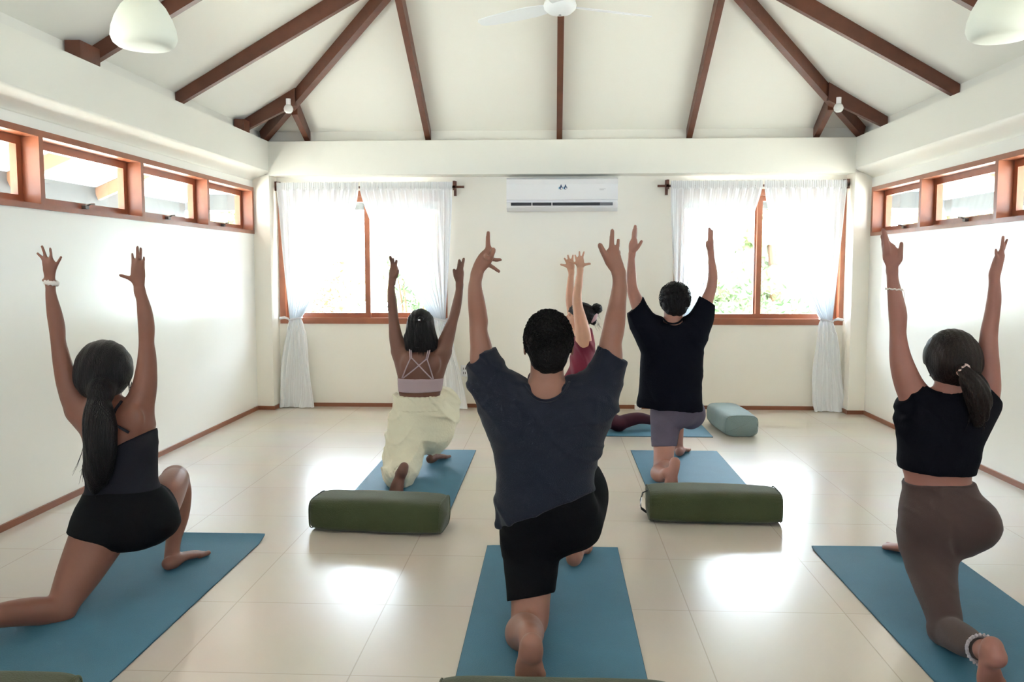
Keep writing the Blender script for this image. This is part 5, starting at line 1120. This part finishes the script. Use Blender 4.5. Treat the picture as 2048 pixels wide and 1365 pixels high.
# ---- man in the black t-shirt, right middle
def man_black():
    Y = 5.55; root = person_root(.80, 5.5, 'man in a loose black t-shirt and purple grey shorts kneeling beside the blue green bolster')
    sk = skin('skin_light_brown', (0.36, 0.17, 0.13))
    T = [(645, 1318, 1372, Y, .06), (655, 1296, 1396, Y, .09), (672, 1284, 1408, Y, .11), (689, 1283, 1407, Y, .12), (722, 1281, 1406, Y, .125), (764, 1279, 1403, Y, .125), (798, 1276, 1404, Y, .13), (830, 1274, 1404, Y+.01, .135)]
    G = [(800, 1300, 1402, Y, .115), (822, 1301, 1404, Y+.01, .135), (840, 1302, 1392, Y+.02, .14), (852, 1303, 1370, Y+.03, .125), (860, 1303, 1356, Y+.02, .11)]
    aL = [(1264, 509, Y, 12), (1262.7, 520, Y, 14), (1262.5, 547, Y, 19), (1263, 565, Y, 21), (1265, 580, Y, 23), (1273, 602, Y, 27), (1283, 625, Y, 32), (1297, 655, Y, 34)]
    aR = [(1422, 508, Y, 11), (1423.5, 525, Y, 14), (1425.6, 547, Y, 18), (1424, 570, Y, 20), (1419, 588, Y, 22), (1412, 606, Y, 26), (1404, 628, Y, 32), (1390, 655, Y, 34)]
    B = SDF(); B.column(rows([(650, 1322, 1370, Y, .05), (660, 1302, 1390, Y, .085)]+T[2:6]+[(800, 1306, 1396, Y, .105), (835, 1308, 1388, Y+.02, .12), (850, 1310, 1360, Y+.02, .10)], .013), e=2.2)
    for a in (aL, aR): B.chain(cps(a), k=.03)
    B.chain(cps([(1347, 620, Y+.01, 36), (1346, 640, Y, 37), (1346, 655, Y, 40)]), k=.015)
    head(B, at(1350, 604, Y+.03), .165, .228, fw=(.1, 1, 0))
    B.chain(cps([(1330, 835, 5.56, 56), (1330, 870, 5.48, 50), (1328, 900, 5.40, 42), (1327, 930, 5.34, 40), (1327, 945, 5.31, 38)]), k=.03)
    kp = at(1326, 946, 5.30)
    B.chain([(kp.x, 5.31, .065, .056), (kp.x+.01, 5.22, .085, .060), (at(1333, 0, 5.1).x, 5.10, .095, .055), (at(1343, 0, 5.0).x, 4.99, .11, .040), (at(1349, 0, 4.93).x, 4.93, .135, .033)], k=.02)
    f0 = at(1351, 936, 4.91); foot(B, (f0.x, 4.90, .205), (f0.x-.035, 4.86, .012), (0, -1, .0), .082, 1.0)
    B.chain([(*at(1382, 828, 5.60), .092), (.885, 5.78, .42, .080), (.885, 5.98, .455, .060)], k=.03)
    an = at(1357, 900, 6.0); B.chain([(.885, 5.99, .455, .055), (.87, 6.02, .36, .056), (.86, 6.03, .25, .052), (an.x, 6.01, .12, .033), (an.x, 6.0, .06, .033)], k=.02)
    hl = at(1358, 915, 5.96); foot(B, (hl.x, 5.95, .012), (hl.x+.07, 6.16, .012), (0, 0, -1), .085, 1.0)
    hand(B, Y, (1264, 510, 12), [(1264.5, 502, 14), (1266.5, 490, 17), (1268, 482, 13)],
         [([(1267, 484, 0), (1269, 468, 0), (1270.4, 453, 0)], 7), ([(1269, 484, .015), (1271, 468, .02), (1272, 457, .02)], 6), ([(1266, 486, .02), (1266.5, 472, .03), (1267.5, 460, .035)], 6), ([(1268, 502, -.01), (1274, 497, -.015), (1279, 490, -.015), (1283, 483, -.015)], 6.5)], flat=.5)
    hand(B, Y, (1422, 509, 11), [(1421.5, 502, 12), (1420, 492, 13), (1421, 482, 11)],
         [([(1420, 484, 0), (1419, 470, 0), (1418.2, 457, 0)], 5.5), ([(1422, 484, .0), (1423, 472, .0), (1423.5, 462, 0)], 5.5), ([(1422, 482, .03), (1422, 468, .04), (1421, 459, .04)], 5), ([(1417, 496, -.01), (1414.5, 490, -.02), (1415, 484, -.02)], 6)], flat=.9)
    to_obj(B, 'body', sk, root, .005)
    cl = mat('black_heavy_cotton', (0.003, 0.0035, 0.008), .92, .12, bump=.2, bscale=(280, 280, 280))
    S = SDF(); hem = plane((1275, 817), (1405, 826), Y-.1, False)
    S.column([row(*r) for r in T], e=2.3, cut=[hem])
    hl_ = plane((1258, 630), (1286, 596), Y, True); hr_ = plane((1401, 593), (1428, 610), Y, True)
    S.chain(cps([(1268, 600, Y, 34), (1275, 622, Y, 40), (1284, 646, Y, 52), (1306, 680, Y, 64)]), k=.02, cut=[hl_]); S.chain(cps([(1416, 590, Y, 30), (1411, 612, Y, 38), (1402, 638, Y, 50), (1382, 672, Y, 64)]), k=.02, cut=[hr_])
    S.chain(cps([(1305, 642, Y, 24), (1325, 642, Y, 16)]), k=.02); S.chain(cps([(1388, 642, Y, 24), (1368, 642, Y, 16)]), k=.02)
    S.chain(cps([(1272, 606, Y, 31), (1271, 592, Y, 30)]), k=.003, mode='sub'); S.chain(cps([(1413, 600, Y, 29), (1415, 590, Y, 28)]), k=.003, mode='sub')
    S.chain(cps([(1346, 600, Y, 36), (1346, 640, Y-.01, 42)]), k=.006, mode='sub')
    S.warp(folds(.012, 5, 13, 3.3, .8)); sh = to_obj(S, 't_shirt', cl, root, .0052)
    pts = catmull([tuple(at(a, b, Y+c)) for a, b, c in ((1325, 636, -.02), (1334, 645, -.075), (1346, 648, -.085), (1358, 645, -.075), (1367, 636, -.02))], 5); MB().tube([Vector(p) for p in pts], .006, 7).build('collar', cl, sh, smooth=True)
    pg = mat('purple_grey_cotton', (0.10, 0.085, 0.125), .85, .25, bump=.2, bscale=(280, 280, 280), var=.1, vscale=(15, 15, 15))
    S = SDF(); h1 = plane((1303, 894), (1351, 893), 5.4, False, -.2)
    S.column([row(*r) for r in G], e=2.1); S.chain(cps([(1331, 835, 5.56, 60), (1330, 865, 5.49, 56), (1327, 898, 5.41, 48)]), k=.015, cut=[h1])
    S.chain([(*at(1380, 828, 5.60), .100), (.885, 5.76, .415, .090), (.885, 5.93, .45, .072)], k=.03, cut=[((0, 5.88, 0), (0, 1, 0))]); S.warp(folds(.004, 7, 26, 1.3, .5))
    to_obj(S, 'shorts', pg, root, .005)
    S = SDF(); c = at(1350, 597, Y+.02); S.ball(c, (.097, .108, .105), k=0); S.ball(c+Vector((0, -.035, -.05)), (.075, .07, .072), k=.02)
    S.ball(at(1352, 622, Y+.16), (.12, .10, .12), k=.01, mode='sub')
    for q in (-1, 1): S.ball(c+Vector((q*.098, .02, -.07)), (.028, .03, .045), k=.008, mode='sub')
    S.warp(lambda X, Y_, Z: .0022*np.sin(150*X+5*np.sin(22*Z))+.002*np.sin(60*X+3*Z*20)); hr = to_obj(S, 'hair', M['hair'], root, .005); tufts(hr, c, (.097, .108, .105), 400, .014, M['hair'], 5, .3, -.6, r=.0016, lean=2)
man_black()

# ---- instructor in the dark red top, facing left by the back wall
def woman_red():
    Y = 7.0; root = person_root(.22, 7.0, 'woman in a dark red sleeveless top, seen from the side by the back wall')
    sk = skin('skin_fair_tan', (0.56, 0.31, 0.215))
    T = [(672, 1148, 1186, Y, .13), (685, 1144, 1189, Y, .165), (700, 1143, 1189, Y, .16), (730, 1140, 1186, Y, .145), (760, 1139, 1184, Y, .13), (785, 1140, 1188, Y, .14), (810, 1142, 1194, Y, .155), (830, 1146, 1194, Y, .14)]
    B = SDF(); B.column(rows(T, .012), e=2.1)
    ya = Y-.12; yb = Y+.13
    B.chain(cps([(1160.5, 541, ya, 12), (1159, 555, ya, 14), (1156, 577, ya, 17), (1154, 592, ya, 18), (1154.5, 606, ya, 20), (1157, 622, ya, 22), (1162, 645, ya, 27), (1166, 668, ya, 31), (1167, 690, Y-.09, 32)]), k=.025)
    B.chain(cps([(1143, 545, yb, 10), (1141.5, 560, yb, 13), (1140, 580, yb, 15), (1139.5, 600, yb, 16), (1144, 625, yb, 19), (1154, 655, yb, 25), (1160, 682, Y+.09, 27)]), k=.025)
    B.chain(cps([(1160, 650, Y, 26), (1163, 668, Y, 28)]), k=.03)
    head(B, at(1158, 632, Y), .146, .208, fw=(-1, -.05, .02))
    hand(B, ya, (1160.5, 541, 12), [(1160, 534, 13), (1160, 527, 16), (1160, 521, 15)],
         [([(1154.5, 523, 0), (1152, 517, 0), (1150.3, 511, 0)], 4), ([(1159, 521, 0), (1159, 512, 0), (1159, 504, 0)], 4), ([(1163, 521, 0), (1165.5, 512, 0), (1168, 504.5, 0)], 4), ([(1152, 527, 0), (1144, 525, 0), (1138, 523.5, 0)], 4), ([(1165, 532, 0), (1172, 529, 0), (1180, 528, 0)], 4.8)], flat=.5)
    hand(B, yb, (1143, 546, 11), [(1142, 540, 13), (1141, 532, 16), (1140, 526, 15)],
         [([(1136, 527, 0), (1132, 522, 0), (1129, 517, 0)], 4), ([(1139, 525, 0), (1137.5, 518, 0), (1135.7, 511, 0)], 4), ([(1144, 525, 0), (1145, 518, 0), (1146, 511, 0)], 4), ([(1134, 533, 0), (1128, 531, 0), (1122, 529.5, 0)], 4.5)], flat=.5)
    
    hp = at(1170, 812, Y); kb = at(1237, 852, Y-.08); LB = [(hp.x, Y-.08, hp.z, .095), (at(1190, 0, Y).x, Y-.09, hp.z-.04, .088), (at(1215, 0, Y).x, Y-.09, kb.z+.07, .075), (kb.x, Y-.09, .062, .056)]
    SB = [(kb.x, Y-.09, .060, .056), (at(1262, 0, Y).x, Y-.06, .085, .055), (at(1290, 0, Y).x, Y-.03, .10, .046), (at(1318, 0, Y).x, Y+.0, .075, .034)]
    kf = at(1066, 752, Y+.1); LF = [(hp.x-.03, Y+.09, hp.z, .09), (at(1115, 0, Y).x, Y+.1, (hp.z+kf.z)/2+.02, .078), (kf.x+.02, Y+.1, kf.z-.02, .058)]
    SF = [(kf.x+.015, Y+.1, kf.z-.02, .056), (kf.x+.03, Y+.1, .33, .052), (kf.x+.02, Y+.1, .12, .035)]
    for L_ in (LB, SB, LF, SF): B.chain(grow(L_, -.008), k=.02)
    B.chain([SF[-1], (kf.x+.02, Y+.1, .06, .030)], k=.01); foot(B, (kf.x+.06, Y+.1, .012), (kf.x-.16, Y+.1, .012), (0, 0, -1), .075, .9)
    fx = at(1318, 0, Y).x; foot(B, (fx+.03, Y+.0, .070), (fx+.21, Y+.02, .018), (0, .15, 1), .075, .85)
    to_obj(B, 'body', sk, root, .005)
    rd = mat('dark_red_jersey', (0.16, 0.016, 0.035), .8, .25, bump=.2, bscale=(280, 280, 280), var=.1, vscale=(15, 15, 15), sheen=.1)
    S = SDF(); S.column([row(*r) for r in T], e=2.1); S.chain(cps([(1178, 662, Y-.06, 14), (1182, 690, Y-.07, 16)]), k=.02)
    S.chain(cps([(1166, 650, Y-.17, 30), (1167, 672, Y-.17, 31), (1167, 682, Y-.16, 27)]), k=.006, mode='sub'); S.chain(cps([(1160, 640, Y, 28), (1163, 664, Y, 30)]), k=.005, mode='sub')
    S.chain(cps([(1135, 765, Y, 24), (1150, 745, Y, 30)]), k=.02); S.warp(lambda X, Y_, Z: -.008*np.maximum(np.sin(60*(X*.9+.25*Z)+2*np.sin(9*Z)), 0)**2)
    to_obj(S, 'sleeveless_top', rd, root, .0052)
    bg_ = mat('burgundy_leggings_cloth', (0.045, 0.010, 0.022), .75, .3, bump=.12, bscale=(280, 280, 280))
    S = SDF(); S.column([row(*r) for r in [(800, 1141, 1192, Y, .152), (815, 1143, 1196, Y, .16), (830, 1147, 1196, Y, .145), (836, 1152, 1190, Y, .12)]], e=2.1)
    for L_ in (LB, SB, LF, SF): S.chain(L_, k=.02)
    S.warp(folds(.003, 9, 30, 1.0, .8)); to_obj(S, 'leggings', bg_, root, .005)
    S = SDF(); c = at(1163, 629, Y); S.ball(c, (.112, .088, .100), k=0); S.ball(at(1136, 650, Y), (.075, .12, .105), k=.01, mode='sub'); S.ball(at(1160, 660, Y-.07), (.07, .05, .05), k=.01, mode='sub')
    S.warp(lambda X, Y_, Z: .002*np.sin(200*Z+60*X)); hr = to_obj(S, 'hair', M['hair'], root, .005)
    S = SDF(); S.ball(at(1193, 618, Y), (.048, .046, .044), k=0); S.ball(at(1186, 640, Y), (.03, .03, .045), k=.01); S.warp(lambda X, Y_, Z: .004*np.sin(160*X+3*np.sin(120*Z))*np.sin(150*Z)); bn = to_obj(S, 'hair_bun', M['hair'], hr, .0045)
    strands(bn, [at(1196, 615, Y), at(1194, 650, Y)], 22, .008, .05, M['hair'], 4, curl=.5)
    pk = mat('pale_pink_clip', (.62, .42, .50), .5); pc = at(1191, 637, Y-.045)
    mb = MB(); mb.tube([pc+Vector((-.03, 0, -.035)), pc+Vector((-.01, -.012, -.01)), pc+Vector((.0, -.012, .012)), pc+Vector((.012, 0, .035))], [.006, .014, .015, .006], 10); mb.build('claw_clip', pk, bn, smooth=True)
woman_red()
